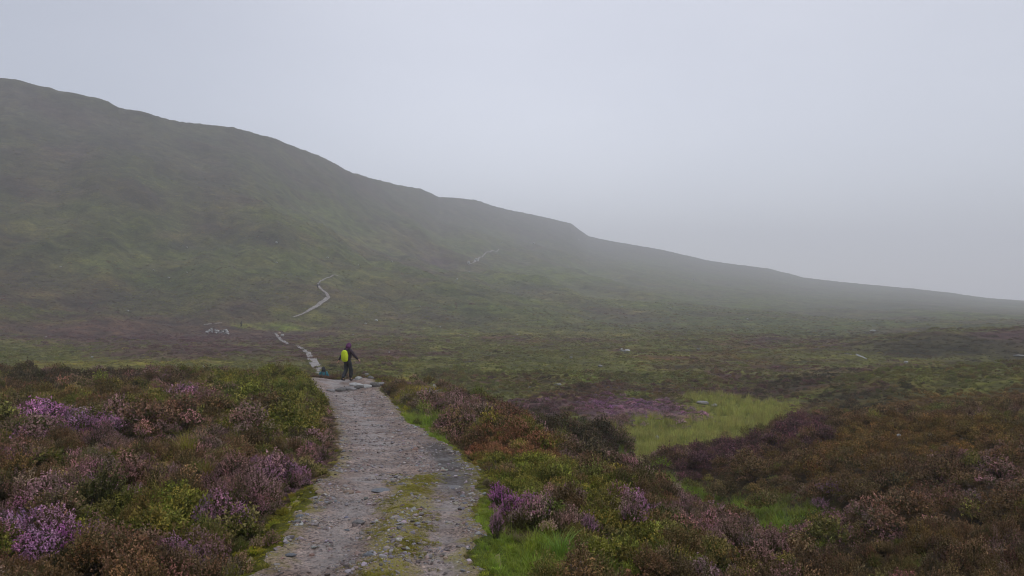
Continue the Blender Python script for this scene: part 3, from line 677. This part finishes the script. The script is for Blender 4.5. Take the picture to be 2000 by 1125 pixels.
# uniform in screen depth: more stones per metre near the camera
a = np.interp(yy, pd, pl); b = np.interp(yy, pd, pr); u = rg.beta(.8, .8, n)*1.12-.06; xx = a+(b-a)*u
ps = path_sd(xx, yy); k = (ps < .10) & ((fbm(xx*1.6, yy*1.6, 3, 171)+rg.normal(size=n)*.18-.22*(np.exp(-((u-.27)/.1)**2)+np.exp(-((u-.84)/.09)**2))*(yy < 13)) > -.02)
xx, yy = xx[k], yy[k]; n = len(xx)
s = .0036*np.exp(rg.exponential(.50, n)).clip(1, 8)*(1+yy/60)
pal = np.array([(.17,.145,.135),(.20,.18,.18),(.09,.07,.06),(.12,.10,.09),(.30,.29,.28),(.20,.15,.12),(.15,.15,.165)])
cc = jitter(pal[rg.integers(0, len(pal), n)], rg, .2)
scatter('gravel', 'loose grey gravel strewn over the path', np.stack([xx, yy, path_surface(xx, yy)+s*.12], 1), up_rot(n, rg, .25), np.stack([s,s,s], 1), rg.integers(0, 8, n), cc, cc, P_peb)
# moss tufts down the middle of the path
n = 6500; yy = rg.uniform(3, 11, n); a = np.interp(yy, pd, pl); b = np.interp(yy, pd, pr)
u = .60+rg.normal(size=n)*.085; xx = a+(b-a)*u
k = fbm(xx*2.6, yy*1.6, 3, 181)+rg.normal(size=n)*.12 > .06; xx, yy = xx[k], yy[k]; n = len(xx)
s = rg.uniform(.35, .8, n); ca = jitter(np.tile([.16,.155,.016], (n,1)), rg, .25); cb = jitter(np.tile([.26,.22,.03], (n,1)), rg, .25)
scatter('moss', 'green moss strip down the middle of the near path', np.stack([xx, yy, path_surface(xx, yy)-.004], 1), up_rot(n, rg, .1), np.stack([s,s,s*.8], 1), rg.integers(0, 4, n), ca, cb, P_ms)

# ------------------------------------------------------------------ single rocks
def rock_mat(name, a, b, lich=.3):
    N = NT(name); o = N.objco()
    c = N.mix(N.noise(2.2, 6, .7, o), a, b); m = N.noise(5, 5, .7, o)
    c = N.mix(N.mr(m, .52, .62, 0, lich), c, (.42,.43,.38)); c = N.mix(N.mr(N.noise(3.1, 4, .6, o), .56, .66, 0, .7), c, (.07,.06,.045))
    N.bsdf(c, .6, .35, N.bump(N.noise(7, 6, .7, o), .7, .05)); return N.m
MR = dict(grey=rock_mat('grey_stone', (.13,.12,.12), (.26,.25,.25)), pale=rock_mat('pale_lichened_stone', (.26,.26,.26), (.48,.48,.47), .8),
          dark=rock_mat('dark_stone', (.07,.065,.06), (.15,.14,.135)), tan=rock_mat('tan_stone', (.25,.17,.12), (.38,.29,.23), .2),
          pink=rock_mat('pink_stone', (.26,.15,.12), (.36,.24,.2), .1), blue=rock_mat('bluish_slate', (.13,.14,.16), (.22,.235,.26), .2))
_rk = {}
def rock(px, row, wpx, hpx, mat, label, group=None, name='stone', dmin=3, onpath=False, depth=.8, seed=None, sink=.35):
    x, y, z = hit(px, row, dmin)
    if onpath: z = float(path_surface(np.array([x]), np.array([y]))[0])
    seed = seed if seed is not None else int(px*7+row*3) % 14
    key = (seed % 14, mat)
    if key not in _rk: _rk[key] = rock_mesh('stone', 300+seed % 14, 3, .3, mat=MR[mat])
    w = wpx*y/F/2*1.12; h = hpx*y/F/2*1.3
    o = bpy.data.objects.new(name, _rk[key]); COL.objects.link(o)
    o.location = (x, y, z+h*(.7-sink)); o.scale = (w, w*depth, h/.7)
    o.rotation_euler = (random.uniform(-.15,.15), random.uniform(-.12,.12), random.uniform(-.5,.5))
    tag(o, label, 'stone', group); return o
# the step across the path
SG = 'stones forming the step across the path'
for px, row, w, h, m, lb in [(646,769,20,5,'grey','grey stone at the left end of the step across the path'),
    (664,768,22,7,'dark','dark rounded stone with a hollow in the step, second from its left end'),(684,765.5,24,6,'grey','flat grey stone in the step just left of its middle'),
    (700,763,18,6.5,'dark','dark stone in the middle of the step across the path'),(716,761,20,6,'pale','pale mottled stone in the step right of its middle'),
    (732,759,18,7,'dark','dark mottled stone near the right end of the step'),(745,757,16,6,'grey','small grey stone at the right end of the step'),
    (700,757,34,4,'pale','long flat pale slab lying just behind the step')]:
    rock(px, row-1, w*1.15, h*1.35, m, lb, SG, dmin=27, depth=.5, sink=-.15)
SP = 'single stones bedded in the path'
for px, row, w, h, m, lb in [(680,971,26,10,'tan','pale sandy stone in the left track, largest of that colour'),(700,973,14,7,'pink','small pinkish stone touching the sandy stone in the path'),
    (605,962,18,12,'grey','upright grey stone at the left path edge under purple heather'),(625,966,22,10,'tan','brownish stone at the left path edge beside the heather'),
    (745,970,44,7,'blue','long flat bluish slab at the head of the moss strip'),(785,963,24,7,'grey','flat grey stone right of the bluish slab'),
    (765,948,12,7,'pale','small white stone above the moss strip'),(773,942,14,6,'grey','small grey stone behind the white stone above the moss strip'),
    (700,1035,30,12,'grey','rounded grey stone in the mid path below the moss head'),(678,1051,12,6,'blue','small bluish stone left of the moss strip'),
    (568,1102,26,8,'blue','flat bluish slate at the bottom left of the path'),(609,1100,14,8,'pink','salmon pink stone near the bottom left of the path'),
    (722,1106,30,7,'blue','flat slate beside the moss at the bottom of the path'),(838,1108,18,8,'grey','round grey stone in the right track at the bottom'),
    (585,1018,20,8,'blue','bluish stone at the left verge below the mossy edge'),(580,1030,18,9,'grey','grey stone just below the bluish verge stone'),
    (810,885,16,8,'pink','pinkish stone on the middle of the path where it widens'),(780,1057,18,5,'grey','flat grey stone on the moss strip'),
    (825,920,12,4,'pale','pale stone chip in the right half of the path'),(865,928,14,6,'tan','tan stone below the bare earth bank'),
    (888,965,40,4,'grey','long low grey stone across the right track'),(900,1008,16,5,'tan','small tan stone in the right track'),
    (872,1035,7,4,'pale','tiny white stone in the right track'),(605,1048,7,3,'pale','tiny white stone near the left verge'),
    (668,830,12,6,'grey','grey stone at the left path edge, far up the path'),(670,845,14,5,'tan','tan stone at the left path edge below the grey one')]:
    rock(px, row, w*.8, h*.8, m, lb, SP, onpath=True, sink=.45)
for px, row, w, h, m, lb in [(700,744,16,8,'pale','pale stone right of the walker on the path crest'),(692,752,10,5,'pale','small pale stone below the walker near the step'),
    (714,736,12,7,'grey','grey stone on the crest right of the walker'),(724,741,12,6,'dark','dark stone on the crest behind the step'),
    (850,762,15,11,'pale','large white lichened rock on the spur edge, upper part'),(862,772,20,10,'pale','white lichened rock, lower part, on the spur edge')]:
    rock(px, row, w, h, m, lb, 'rocks on the crest of the spur', name='rock', dmin=25, sink=.0)
for px, row, w, h, m, lb in [(1823,860,28,9,'pale','largest pale rock lying in the heather of the right bank'),(1808,864,18,5,'pale','flat pale rock left of the largest on the right bank'),
    (1755,861,10,9,'pale','small pale upright rock in the right bank heather'),(1877,862,10,4,'grey','small grey rock right of the pale rocks on the bank')]:
    rock(px, row, w, h, m, lb, 'rocks in the right bank heather', name='rock', dmin=12, sink=-.6, depth=.5)
VG = 'pale rocks scattered over the valley'
for px, row, w, h, m, lb in [(1372,794,24,8,'grey','grey rock at the edge of the bright green hollow'),(1395,797,12,6,'pale','small pale rock in the green hollow'),
    (1225,691,14,6,'pale','pale rock with a white top on the middle moor'),(1215,688,7,5,'pale','small pale rock left of the white topped one'),(1172,718,10,4,'grey','grey rock by a dark hollow on the moor'),
    (1090,754,14,4,'pale','flat pale rock on the near valley floor'),(1035,760,9,4,'grey','grey rock left of the flat pale rock'),(1364,684,8,3,'pale','small white rock on the far moor'),
    (1115,701,6,4,'pale','tiny white rock far left on the moor'),(1770,712,8,5,'pale','pale rock below the dark mound'),(1990,697,18,3,'pale','pale rock at the right edge of the moor'),
    (1245,917,14,8,'pale','pale rock in the stream bed'),(1236,923,9,6,'grey','small grey rock in the stream bed'),(1283,862,8,8,'pale','pale rock standing among the rushes'),
    (1705,648,10,3,'pale','white rock far off beneath the hill'),(540,476,6,3,'pale','white rock on the hillside above the far path'),(1042,478,5,3,'pale','tiny white rock high on the slope'),
    (735,628,6,3,'pale','white rock right of the winding path'),(714,634,5,2,'pale','tiny white rock low right of the winding path'),(545,655,7,5,'tan','tan rock beside the short path stretch'),(552,658,6,4,'pale','pale rock beside the short path stretch'),
    (930,510,7,4,'pale','white rock on the faint upper path'),(915,517,5,5,'pale','upright white rock on the faint upper path'),(398,719,4,3,'pale','tiny pale rock on the left valley floor')]:
    rock(px, row, w, h, m, lb, VG, name='rock', dmin=24 if row > 850 else 40, sink=-.5)
for px, row in [(300,530),(330,545),(118,523),(365,534),(365,485),(540,515),(640,505),(700,520),(765,512),(890,482),(980,476),(1130,470),(1160,468),(917,533),(893,548),(1355,548),(1310,604),(1215,600),(820,600),(860,640),(915,660),(1010,655),(1460,625),(690,655),(760,690),(250,610),(90,660),(180,700),(320,705),(900,655)]:
    rock(px, row, random.uniform(2.5,4.5), random.uniform(1.6,2.6), 'pale', 'tiny pale rock dotting the moor and the misty hillside', 'tiny pale rocks on the far slopes', name='rock', dmin=60, sink=-.5)
for k in range(30):
    px = 402+44*random.random(); row = 645+8*random.random()+(px-402)*.05
    rock(px, row, random.uniform(3,7), random.uniform(2.5,4.5), random.choice(['pale','pale','grey','dark']), 'pale stone in the rubble heap left of the far path', 'stones of the rubble heap', name='rock', dmin=60, sink=-.2)

# ------------------------------------------------------------------ single plants that stand out
MP = [leaf_mat('purple_bell_heather', ((.06,.06,.025), (.42,.14,.35))), leaf_mat('pink_heather', ((.065,.06,.027), (.36,.185,.27)))]
bush_me = [heather_mesh(f'heather_bush{i}', 400+i, R=.20, H=.30, ns=200, nl=18, size=.009) for i in range(4)]
bm2 = []
for i in range(8):
    me = bush_me[i % 4].copy(); me.materials.append(MP[i//4]); bm2.append(me)
BG = 'heather bushes in full purple bloom'
for i, (px, row, wpx, v, lb) in enumerate([
    (975,997,62,0,'vivid purple heather bush nearest the path on the right verge'),(1003,1022,78,0,'vivid purple heather bush just below the one nearest the path'),
    (1238,1052,104,0,'broad bright purple heather bush on the right slope'),(1312,985,56,0,'purple heather bush on the brow above the gully'),
    (1106,996,50,1,'small pink heather bush up the slope from the broad purple bush'),(1135,1005,52,1,'pink heather bush beside the small pink one on the right slope'),
    (1150,1062,58,1,'pale pink heather bush left of the broad purple bush'),(970,1058,44,1,'dusky pink heather bush at the right verge above the grass'),
    (520,962,110,1,'wide pink heather bush overhanging the left path edge'),(556,948,80,1,'pink heather bush above the wide one at the left path edge'),
    (440,1052,110,1,'pink heather bush beside the mossy left verge'),(395,812,60,0,'far purple heather bush on the left bank'),
    (110,862,80,1,'purple heather bush on the far left bank'),(165,868,60,0,'small purple heather bush right of the one on the far left'),
    (340,1122,110,1,'pink heather bush at the bottom edge left of the path'),(108,1100,110,0,'purple heather bush at the bottom left'),
    (185,985,90,1,'pink heather bush on the left bank above the grass tussock'),(14,940,70,0,'purple heather bush at the left edge of the photo'),
    (605,898,20,0,'tiny violet heather sprig bush near the left path edge'),(1104,893,40,1,'dark pink heather bush on the brow of the right slope'),
    (1220,945,90,1,'pale pink heather bush above the stream on the right slope'),(1640,1052,90,1,'pink heather bush across the gully'),(1600,998,50,1,'small pink heather bush on the right bank')]):
    x, y, z = hit(px, row)
    s = wpx*y/F/.46; s = min(s, 1.4)
    o = bpy.data.objects.new('heather_bush', bm2[(i % 4)+4*v]); COL.objects.link(o)
    o.location = (x, y, z+.03); o.scale = (s*.85, s*.85, max(s*.7, .85)); o.rotation_euler = (0, 0, i*1.3)
    tag(o, lb, 'heather', BG)
FR = [leaf_mat('brown_heather', ((.07,.05,.022), (.17,.09,.055))), leaf_mat('olive_heather', ((.11,.10,.022), (.19,.16,.035)))]
frm = []
for i in range(4):
    me = heather_mesh('fringe_heather', 440+i, R=.34, H=.30, ns=120, nl=12, size=.017); me.materials.append(FR[i % 2]); frm.append(me)
for i, (px, dd, v, lb) in enumerate([(612,36.3,0,'brown heather bush at the left end of the fringe on the path crest'),(624,36.3,0,'brown heather bush in front of the half hidden walker'),(637,36.3,0,'brown heather bush just right of the half hidden walker'),
    (649,36.3,0,'brown heather bush between the two near walkers'),(660,36.3,1,'olive heather bush left of the near walker on the crest'),(697,36.4,1,'olive heather bush just right of the near walker'),
    (711,36.6,0,'brown heather bush right of the near walker on the crest'),(724,36.2,1,'olive heather bush on the crest above the step'),(738,35.6,0,'brown heather bush at the right end of the crest'),(752,35.0,1,'olive heather bush where the spur edge begins'),(768,34.4,1,'yellowish green heather bush highest on the spur edge'),(785,33.6,0,'brown heather bush on the spur edge above the yellow moss')]):
    x = (px-CX)/F*dd; z = float(zmesh(np.array([x]), np.array([dd]))[0])
    o = bpy.data.objects.new('heather_bush', frm[(i % 2)*2+v]); COL.objects.link(o); o.location = (x, dd, z-.02); o.rotation_euler = (0,0,i*1.7)
    sv = (.7,.8,.75,.85)[i % 4]; o.scale = (sv, sv, sv*.75)
    o.location.z = max(z, float(base_z(np.array([x]), np.array([dd]))[0]))-.01;
    tag(o, lb, 'heather', 'heather bushes along the crest of the path')
def tussock(px, row, wpx, cols_, lb, H, n, lean, seed, lz=.0):
    x, y, z = hit(px, row); s = wpx*y/F
    me = grass_mesh('grass_tussock', seed, n=n, R=s*.25, H=H, w=.0035, lean=lean); me.materials.append(leaf_mat('tussock_blades', cols_, .5, .35))
    o = link('grass_tussock', me, None, None, (x, y, z+lz)); tag(o, lb, 'grass')
tussock(365,932,80, ((.15,.14,.015),(.27,.24,.025)), 'fan shaped yellow-green grass tussock in the left heather', .50, 170, .8, 501, .26)
tussock(1545,1046,60, ((.10,.19,.03),(.15,.27,.05)), 'bright green grass tussock down in the gully', .5, 160, .5, 502)
tussock(405,975,50, ((.14,.10,.02),(.20,.15,.03)), 'straw coloured grass tussock below the yellow-green fan', .36, 90, .8, 503, .2)
tussock(1095,1095,90, ((.11,.20,.02),(.17,.28,.04)), 'long bladed green grass tussock at the bottom right of the path', .34, 120, .9, 504)

# ------------------------------------------------------------------ people
def plain(name, col, rough=.7, spec=.3, var=.25, sc=14):
    N = NT(name); o = N.objco(); a = tuple(c*(1-var) for c in col); b = tuple(min(1, c*(1+var)) for c in col)
    N.bsdf(N.mix(N.noise(sc, 4, .6, o), a, b), rough, spec, N.bump(N.noise(sc*.7, 3, .5, o), .5, .02)); return N.m
MS = plain('skin', (.45,.27,.2), .5)
def skin(name, nodes, edges, mat, parent, sub=2, root=0):
    me = bpy.data.meshes.new(name); me.from_pydata([n_[0] for n_ in nodes], edges, [])
    o = link(name, me, None)
    sm = o.modifiers.new('skin', 'SKIN'); sm.use_smooth_shade = True
    for i, n_ in enumerate(nodes):
        r = n_[1]; r = (r, r) if not isinstance(r, tuple) else r
        me.skin_vertices[0].data[i].radius = r
    me.skin_vertices[0].data[root].use_root = True
    ss = o.modifiers.new('sub', 'SUBSURF'); ss.levels = sub; ss.render_levels = sub
    dg = bpy.context.evaluated_depsgraph_get(); dg.update()
    m2 = bpy.data.meshes.new_from_object(o.evaluated_get(dg)); m2.name = name
    bpy.data.objects.remove(o); bpy.data.meshes.remove(me)
    for p in m2.polygons: p.use_smooth = True
    return link(name, m2, mat, parent)
def person(loc, rz, label, J, cj, ct, ch, height=1.70, group=None):
    root = bpy.data.objects.new('person', None); COL.objects.link(root)
    tag(root, label, 'person', group)
    v = Vector
    hip = v((0,0,.90)); waist = v((0,0,1.06)); chest = v((0,.02,1.27)); neck = v((0,.035,1.44)); head = v((0,.06,1.55)); crown = v((0,.055,1.62))
    nodes = [(hip,(.13,.10)),(waist,(.12,.09)),(chest,(.14,.10)),(neck,.052),(head,(.072,.085)),(crown,.068),(v((0,.155,1.545)),.014)]
    edges = [(0,1),(1,2),(2,3),(3,4),(4,5),(4,6)]
    jn = [(hip+v((0,0,-.13)),(.165,.14)),(hip+v((0,0,.0)),(.165,.13)),(waist,(.155,.125)),(chest,(.165,.13)),(neck+v((0,0,-.03)),(.085,.075))]; je = [(0,1),(1,2),(2,3),(3,4)]
    tn = [(hip+v((0,0,.05)),(.13,.105))]; te = []
    boots = []
    for s, sd in ((-1,'l'),(1,'r')):
        sh = v((s*.175,.01,1.375)); el = v(J['elbow_'+sd]); wr = v(J['wrist_'+sd]); kn = v(J['knee_'+sd]); an = v(J['ankle_'+sd])
        i = len(nodes); nodes += [(sh,.052),(el,.040),(wr,(.026,.026))]; edges += [(2,i),(i,i+1),(i+1,i+2)]
        d = (wr-el).normalized(); side = v((0,1,0))-d*d.dot(v((0,1,0))); side.normalize()
        palm = wr+d*.06; nodes.append((palm,(.036,.018))); pi_ = len(nodes)-1; edges.append((i+2, pi_))
        curl = v((-s,0,0))*.3
        for f in range(4):
            b0 = palm+d*.03+side*(-.030+.02*f); ln = (.05,.06,.056,.044)[f]
            k = len(nodes); nodes += [(b0,.0095),(b0+(d+curl*.5).normalized()*ln*.55,.0085),(b0+(d+curl).normalized()*ln,.007)]
            edges += [(pi_,k),(k,k+1),(k+1,k+2)]
        tb = wr+d*.03+side*.03; k = len(nodes); nodes += [(tb,.011),(tb+(d*.7+side*.7)*.045,.009)]; edges += [(i+3,k),(k,k+1)]
        i = len(nodes); hp = v((s*.095,0,.86)); nodes += [(hp,.082),(kn,.055),(an,.038),(an+v((0,.12,-.055)),.035)]; edges += [(0,i),(i,i+1),(i+1,i+2),(i+2,i+3)]
        i = len(jn); jn += [(sh+v((0,0,.01)),.085),(el,.066),(wr,.048)]; je += [(3,i),(i,i+1),(i+1,i+2)]
        i = len(tn); tn += [(hp,(.105,.11)),(kn,.092),((kn+an)/2,.085),(an+v((0,0,.03)),.078)]; te += [(0,i),(i,i+1),(i+1,i+2),(i+2,i+3)]
        boots.append(([(an+v((0,-.02,.06)),.055),(an+v((0,-.035,-.03)),.052),(an+v((0,.06,-.045)),(.05,.042)),(an+v((0,.16,-.058)),(.045,.030))], [(0,1),(1,2),(2,3)]))
    skin('body', nodes, edges, MS, root)
    skin('jacket', jn, je, cj, root); skin('trousers', tn, te, ct, root)
    for bn, be in boots: skin('boot', bn, be, MBT, root)
    # hood: a shell open to the front
    bm = bmesh.new(); bmesh.ops.create_uvsphere(bm, u_segments=24, v_segments=18, radius=1)
    dl = [q for q in bm.verts if q.co.y > .80 and abs(q.co.z) < .75]
    bmesh.ops.delete(bm, geom=dl, context='VERTS')
    for q in bm.verts:
        x, y, z = q.co; w = 1+.06*math.sin(5*z+2*x)
        q.co = Vector((x*.118*w, y*.135+(.02 if z > 0 else 0), z*.145+(.03*z*z if z > 0 else 0)))
    bmesh.ops.solidify(bm, geom=bm.faces[:], thickness=.008)
    hm = bpy.data.meshes.new('hood'); bm.to_mesh(hm); bm.free()
    for p in hm.polygons: p.use_smooth = True
    hd = link('hood', hm, ch, root, (0,.045,1.555), (-.12,0,J.get('headturn', 0)))
    # collar of the hood lying on the shoulders
    skin('collar', [(v((-.09,.0,1.42)),.05),(v((0,-.045,1.43)),.06),(v((.09,.0,1.42)),.05)], [(0,1),(1,2)], ch, root)
    for s in (-1,1):
        bm = bmesh.new(); bmesh.ops.create_uvsphere(bm, u_segments=10, v_segments=8, radius=.012)
        em = bpy.data.meshes.new('eye'); bm.to_mesh(em); bm.free(); link('eye', em, ME, root, (s*.032,.138,1.575))
    root.location = loc; root.rotation_euler = (0,0,rz); k = height/1.74; root.scale = (k,k,k)
    return root
ME = plain('eye_dark', (.03,.02,.02), .2); MBT = plain('boot_leather', (.018,.016,.016), .6)
def walk(a=1.0, **kw):
    J = dict(elbow_l=(-.28,-.10,1.13), wrist_l=(-.37,-.18,.93), elbow_r=(.29,.13,1.14), wrist_r=(.36,.30,.97),
             knee_l=(-.09,.0,.49), ankle_l=(-.10,-.22*a,.11), knee_r=(.09,.12*a,.47), ankle_r=(.09,.10*a,.09))
    J.update(kw); return J
def backpack(root_loc, rz, label, cm, sm, size=(.17,.12,.27), zc=1.14, k=1.0):
    r = bpy.data.objects.new('backpack', None); COL.objects.link(r); tag(r, label, 'backpack')
    bm = bmesh.new(); bmesh.ops.create_uvsphere(bm, u_segments=48, v_segments=32, radius=1)
    for q in bm.verts:
        c = q.co; e = .72
        f = lambda t: math.copysign(abs(t)**e, t)
        wr = 1+.035*math.sin(9*c.z+4*c.x+2.5*math.sin(5*c.x))+.025*math.sin(17*c.x-6*c.z)+.03*perlin(c.x*3+c.y, c.z*4)
        q.co = Vector((f(c.x)*size[0]*wr*(1-.10*c.z), f(c.y)*size[1]*wr*(1 if c.y < 0 else .6), f(c.z)*size[2]))
    m = bpy.data.meshes.new('rain_cover'); bm.to_mesh(m); bm.free()
    for p in m.polygons: p.use_smooth = True
    link('rain_cover', m, cm, r, (.045,-.222,zc), (.06,0,0))
    for s in (-1,1):
        skin('shoulder_strap', [(Vector((s*.09,-.19,zc+.18)),(.026,.010)),(Vector((s*.10,-.06,1.475)),(.028,.010)),(Vector((s*.11,.09,1.43)),(.028,.010)),(Vector((s*.125,.155,1.25)),(.024,.010)),(Vector((s*.15,.06,1.04)),(.014,.008)),(Vector((s*.12,-.19,zc-.18)),(.014,.008))], [(0,1),(1,2),(2,3),(3,4),(4,5)], sm, r, 1)
    r.location = root_loc; r.rotation_euler = (0,0,rz); r.scale = (k,k,k)
    return r
MJ = plain('plum_jacket', (.028,.012,.023), .55); MT = plain('black_trousers', (.014,.017,.020), .55); MH = plain('purple_hood', (.095,.018,.085), .55)
MLime = plain('lime_rain_cover', (.50,.62,.014), .5, .3, .3, 7); MStrap = plain('black_strap', (.02,.02,.02))
x, y = (679-CX)/F*35, 35.
z = float(path_surface(np.array([x]), np.array([y]))[0])+.01
RZ = math.radians(-33)
person((x,y,z), RZ, 'walker in plum jacket and purple hood standing out on the path crest, seen from behind', walk(1, headturn=-.35), MJ, MT, MH, 1.72)
backpack((x,y,z), RZ, 'backpack under a bright lime yellow rain cover on the near walker', MLime, MStrap, (.175,.12,.265), k=1.72/1.74)
x, y = (632-CX)/F*43, 43.
z = float(path_surface(np.array([x]), np.array([y]))[0])
MJ2 = plain('teal_jacket', (.010,.12,.15), .5); MH2 = plain('dark_hood', (.015,.016,.02), .6); MB2 = plain('dark_pack', (.015,.018,.035), .6)
z2 = CAMZ-(715.5-HZ)/F*43-1.66
person((x,y,z2), math.radians(15), 'walker in teal jacket and dark hood, half hidden where the path drops away', walk(.8, elbow_l=(-.27,.0,1.12), wrist_l=(-.25,.06,.88), elbow_r=(.27,.0,1.12), wrist_r=(.25,.08,.88)), MJ2, MT, MH2, 1.66)
backpack((x,y,z2), math.radians(15), 'small dark backpack on the half hidden walker in teal', MB2, MStrap, (.13,.10,.17), 1.08, k=1.66/1.74)
print('second walker ground gap', z-z2)
MJ3 = plain('charcoal_jacket', (.035,.035,.035), .7); MJ4 = plain('light_jacket', (.30,.30,.30), .7)
x, y, z = hit(471, 641, 60); person((x,y,z+.25), math.radians(-60), 'distant dark dressed walker by the green strip below the hill', walk(), MJ3, MT, MH2, 11.5*y/F)
x, y, z = hit(620.5, 565, 60); x2 = x; person((x,y,z+.2), math.radians(10), 'distant dark walker on the winding path up the hill', walk(), MJ3, MT, MH2, 9.5*y/F)
x, y, z = hit(623, 560, 60); person((x,y,z+.2), math.radians(-30), 'distant walker in light jacket just ahead of another on the winding path', walk(), MJ4, MT, MJ4, 9*y/F)

# ------------------------------------------------------------------ sky, sun, haze, camera
SUN_EL, SUN_AZ = math.radians(52), math.radians(150)
w = bpy.data.worlds.new('World'); SC.world = w; w.use_nodes = True; T = w.node_tree; T.nodes.clear()
def wn(t, **k):
    nd = T.nodes.new(t)
    for a, b in k.items(): setattr(nd, a, b)
    return nd
out = wn('ShaderNodeOutputWorld')
sky = wn('ShaderNodeTexSky', sky_type='NISHITA'); sky.sun_disc = False; sky.sun_elevation = SUN_EL; sky.sun_rotation = SUN_AZ
b1 = wn('ShaderNodeBackground'); b1.inputs[1].default_value = .05; T.links.new(sky.outputs[0], b1.inputs[0])
tc = wn('ShaderNodeTexCoord'); sep = wn('ShaderNodeSeparateXYZ'); T.links.new(tc.outputs['Generated'], sep.inputs[0])
mp = wn('ShaderNodeMapping'); mp.inputs['Scale'].default_value = (1,1,2.4); T.links.new(tc.outputs['Generated'], mp.inputs[0])
nz = wn('ShaderNodeTexNoise'); nz.inputs['Scale'].default_value = 1.5; nz.inputs['Detail'].default_value = 5; nz.inputs['Roughness'].default_value = .5; T.links.new(mp.outputs[0], nz.inputs['Vector'])
cr2 = wn('ShaderNodeValToRGB'); T.links.new(nz.outputs['Fac'], cr2.inputs[0])
cr2.color_ramp.elements[0].position = .3; cr2.color_ramp.elements[0].color = (.80,.795,.86,1)
cr2.color_ramp.elements[1].position = .7; cr2.color_ramp.elements[1].color = (.94,.93,.98,1)
# darker cloud low on the left, brighter to the right
mr0 = wn('ShaderNodeMapRange'); T.links.new(sep.outputs[0], mr0.inputs[0]); mr0.inputs[1].default_value = -.6; mr0.inputs[2].default_value = .6; mr0.inputs[3].default_value = 0; mr0.inputs[4].default_value = 1
mr1 = wn('ShaderNodeValToRGB'); T.links.new(mr0.outputs[0], mr1.inputs[0]); mr1.color_ramp.interpolation = 'EASE'
mr1.color_ramp.elements.new(.55)
for e_, (p_, v_) in enumerate([(0, .465), (.52, .745), (1, .635)]):
    q_ = mr1.color_ramp.elements[e_]; q_.position = p_; q_.color = (v_, v_, v_, 1)
mz = wn('ShaderNodeMapRange'); T.links.new(sep.outputs[2], mz.inputs[0]); mz.inputs[1].default_value = 0; mz.inputs[2].default_value = .3; mz.inputs[3].default_value = 1.62; mz.inputs[4].default_value = 1.36
mm = wn('ShaderNodeMath', operation='MULTIPLY'); T.links.new(mr1.outputs[0], mm.inputs[0]); T.links.new(mz.outputs[0], mm.inputs[1])
sc_ = wn('ShaderNodeVectorMath', operation='SCALE'); T.links.new(cr2.outputs[0], sc_.inputs[0]); T.links.new(mm.outputs[0], sc_.inputs['Scale'])
b2 = wn('ShaderNodeBackground'); T.links.new(sc_.outputs[0], b2.inputs[0]); b2.inputs[1].default_value = .79
ad = wn('ShaderNodeAddShader'); T.links.new(b1.outputs[0], ad.inputs[0]); T.links.new(b2.outputs[0], ad.inputs[1]); T.links.new(ad.outputs[0], out.inputs[0])
sl = bpy.data.lights.new('sun', 'SUN'); sl.energy = .75; sl.angle = math.radians(40); sl.color = (1,.97,.92)
so = bpy.data.objects.new('sun', sl); COL.objects.link(so)
dv = Vector((math.sin(SUN_AZ)*math.cos(SUN_EL), math.cos(SUN_AZ)*math.cos(SUN_EL), math.sin(SUN_EL)))
so.rotation_euler = dv.to_track_quat('Z', 'Y').to_euler(); so.location = dv*40

zmin, zmax = float(ZG.min()), float(ZG.max())
print('terrain z', zmin, zmax)
bm = bmesh.new(); bmesh.ops.create_cube(bm, size=1)
for q in bm.verts: q.co = Vector((q.co.x*4600, q.co.y*4600, (zmin-1.5) if q.co.z < 0 else max(zmax, 20)+3))
hm = bpy.data.meshes.new('haze'); bm.to_mesh(hm); bm.free()
N = NT('hill_mist'); pv = N.n('ShaderNodeVolumePrincipled'); pv.inputs['Color'].default_value = (.945,.952,1,1); pv.inputs['Density'].default_value = .00088; pv.inputs['Anisotropy'].default_value = .0
N.l(pv.outputs[0], N.out.inputs['Volume'])
hz = link('haze', hm, N.m); tag(hz, 'pale drizzly mist filling the air over the moor', kind='stuff')

cam = bpy.data.cameras.new('camera'); cam.sensor_width = 36; cam.lens = 36*F/2000; cam.shift_y = (HZ-562.5)/2000
cam.clip_end = 6000; cam.clip_start = .05
co = bpy.data.objects.new('camera', cam); COL.objects.link(co); co.location = (0,0,CAMZ); co.rotation_euler = (math.radians(90),0,0)
SC.camera = co
SC.render.engine = 'CYCLES'
SC.cycles.max_bounces = 6; SC.cycles.diffuse_bounces = 2; SC.cycles.glossy_bounces = 2; SC.cycles.transmission_bounces = 2
SC.cycles.volume_bounces = 2
SC.cycles.use_denoising = True; SC.cycles.filter_width = 1.05
SC.view_settings.view_transform = 'Standard'; SC.view_settings.look = 'None'; SC.view_settings.gamma = 1; SC.view_settings.exposure = .06
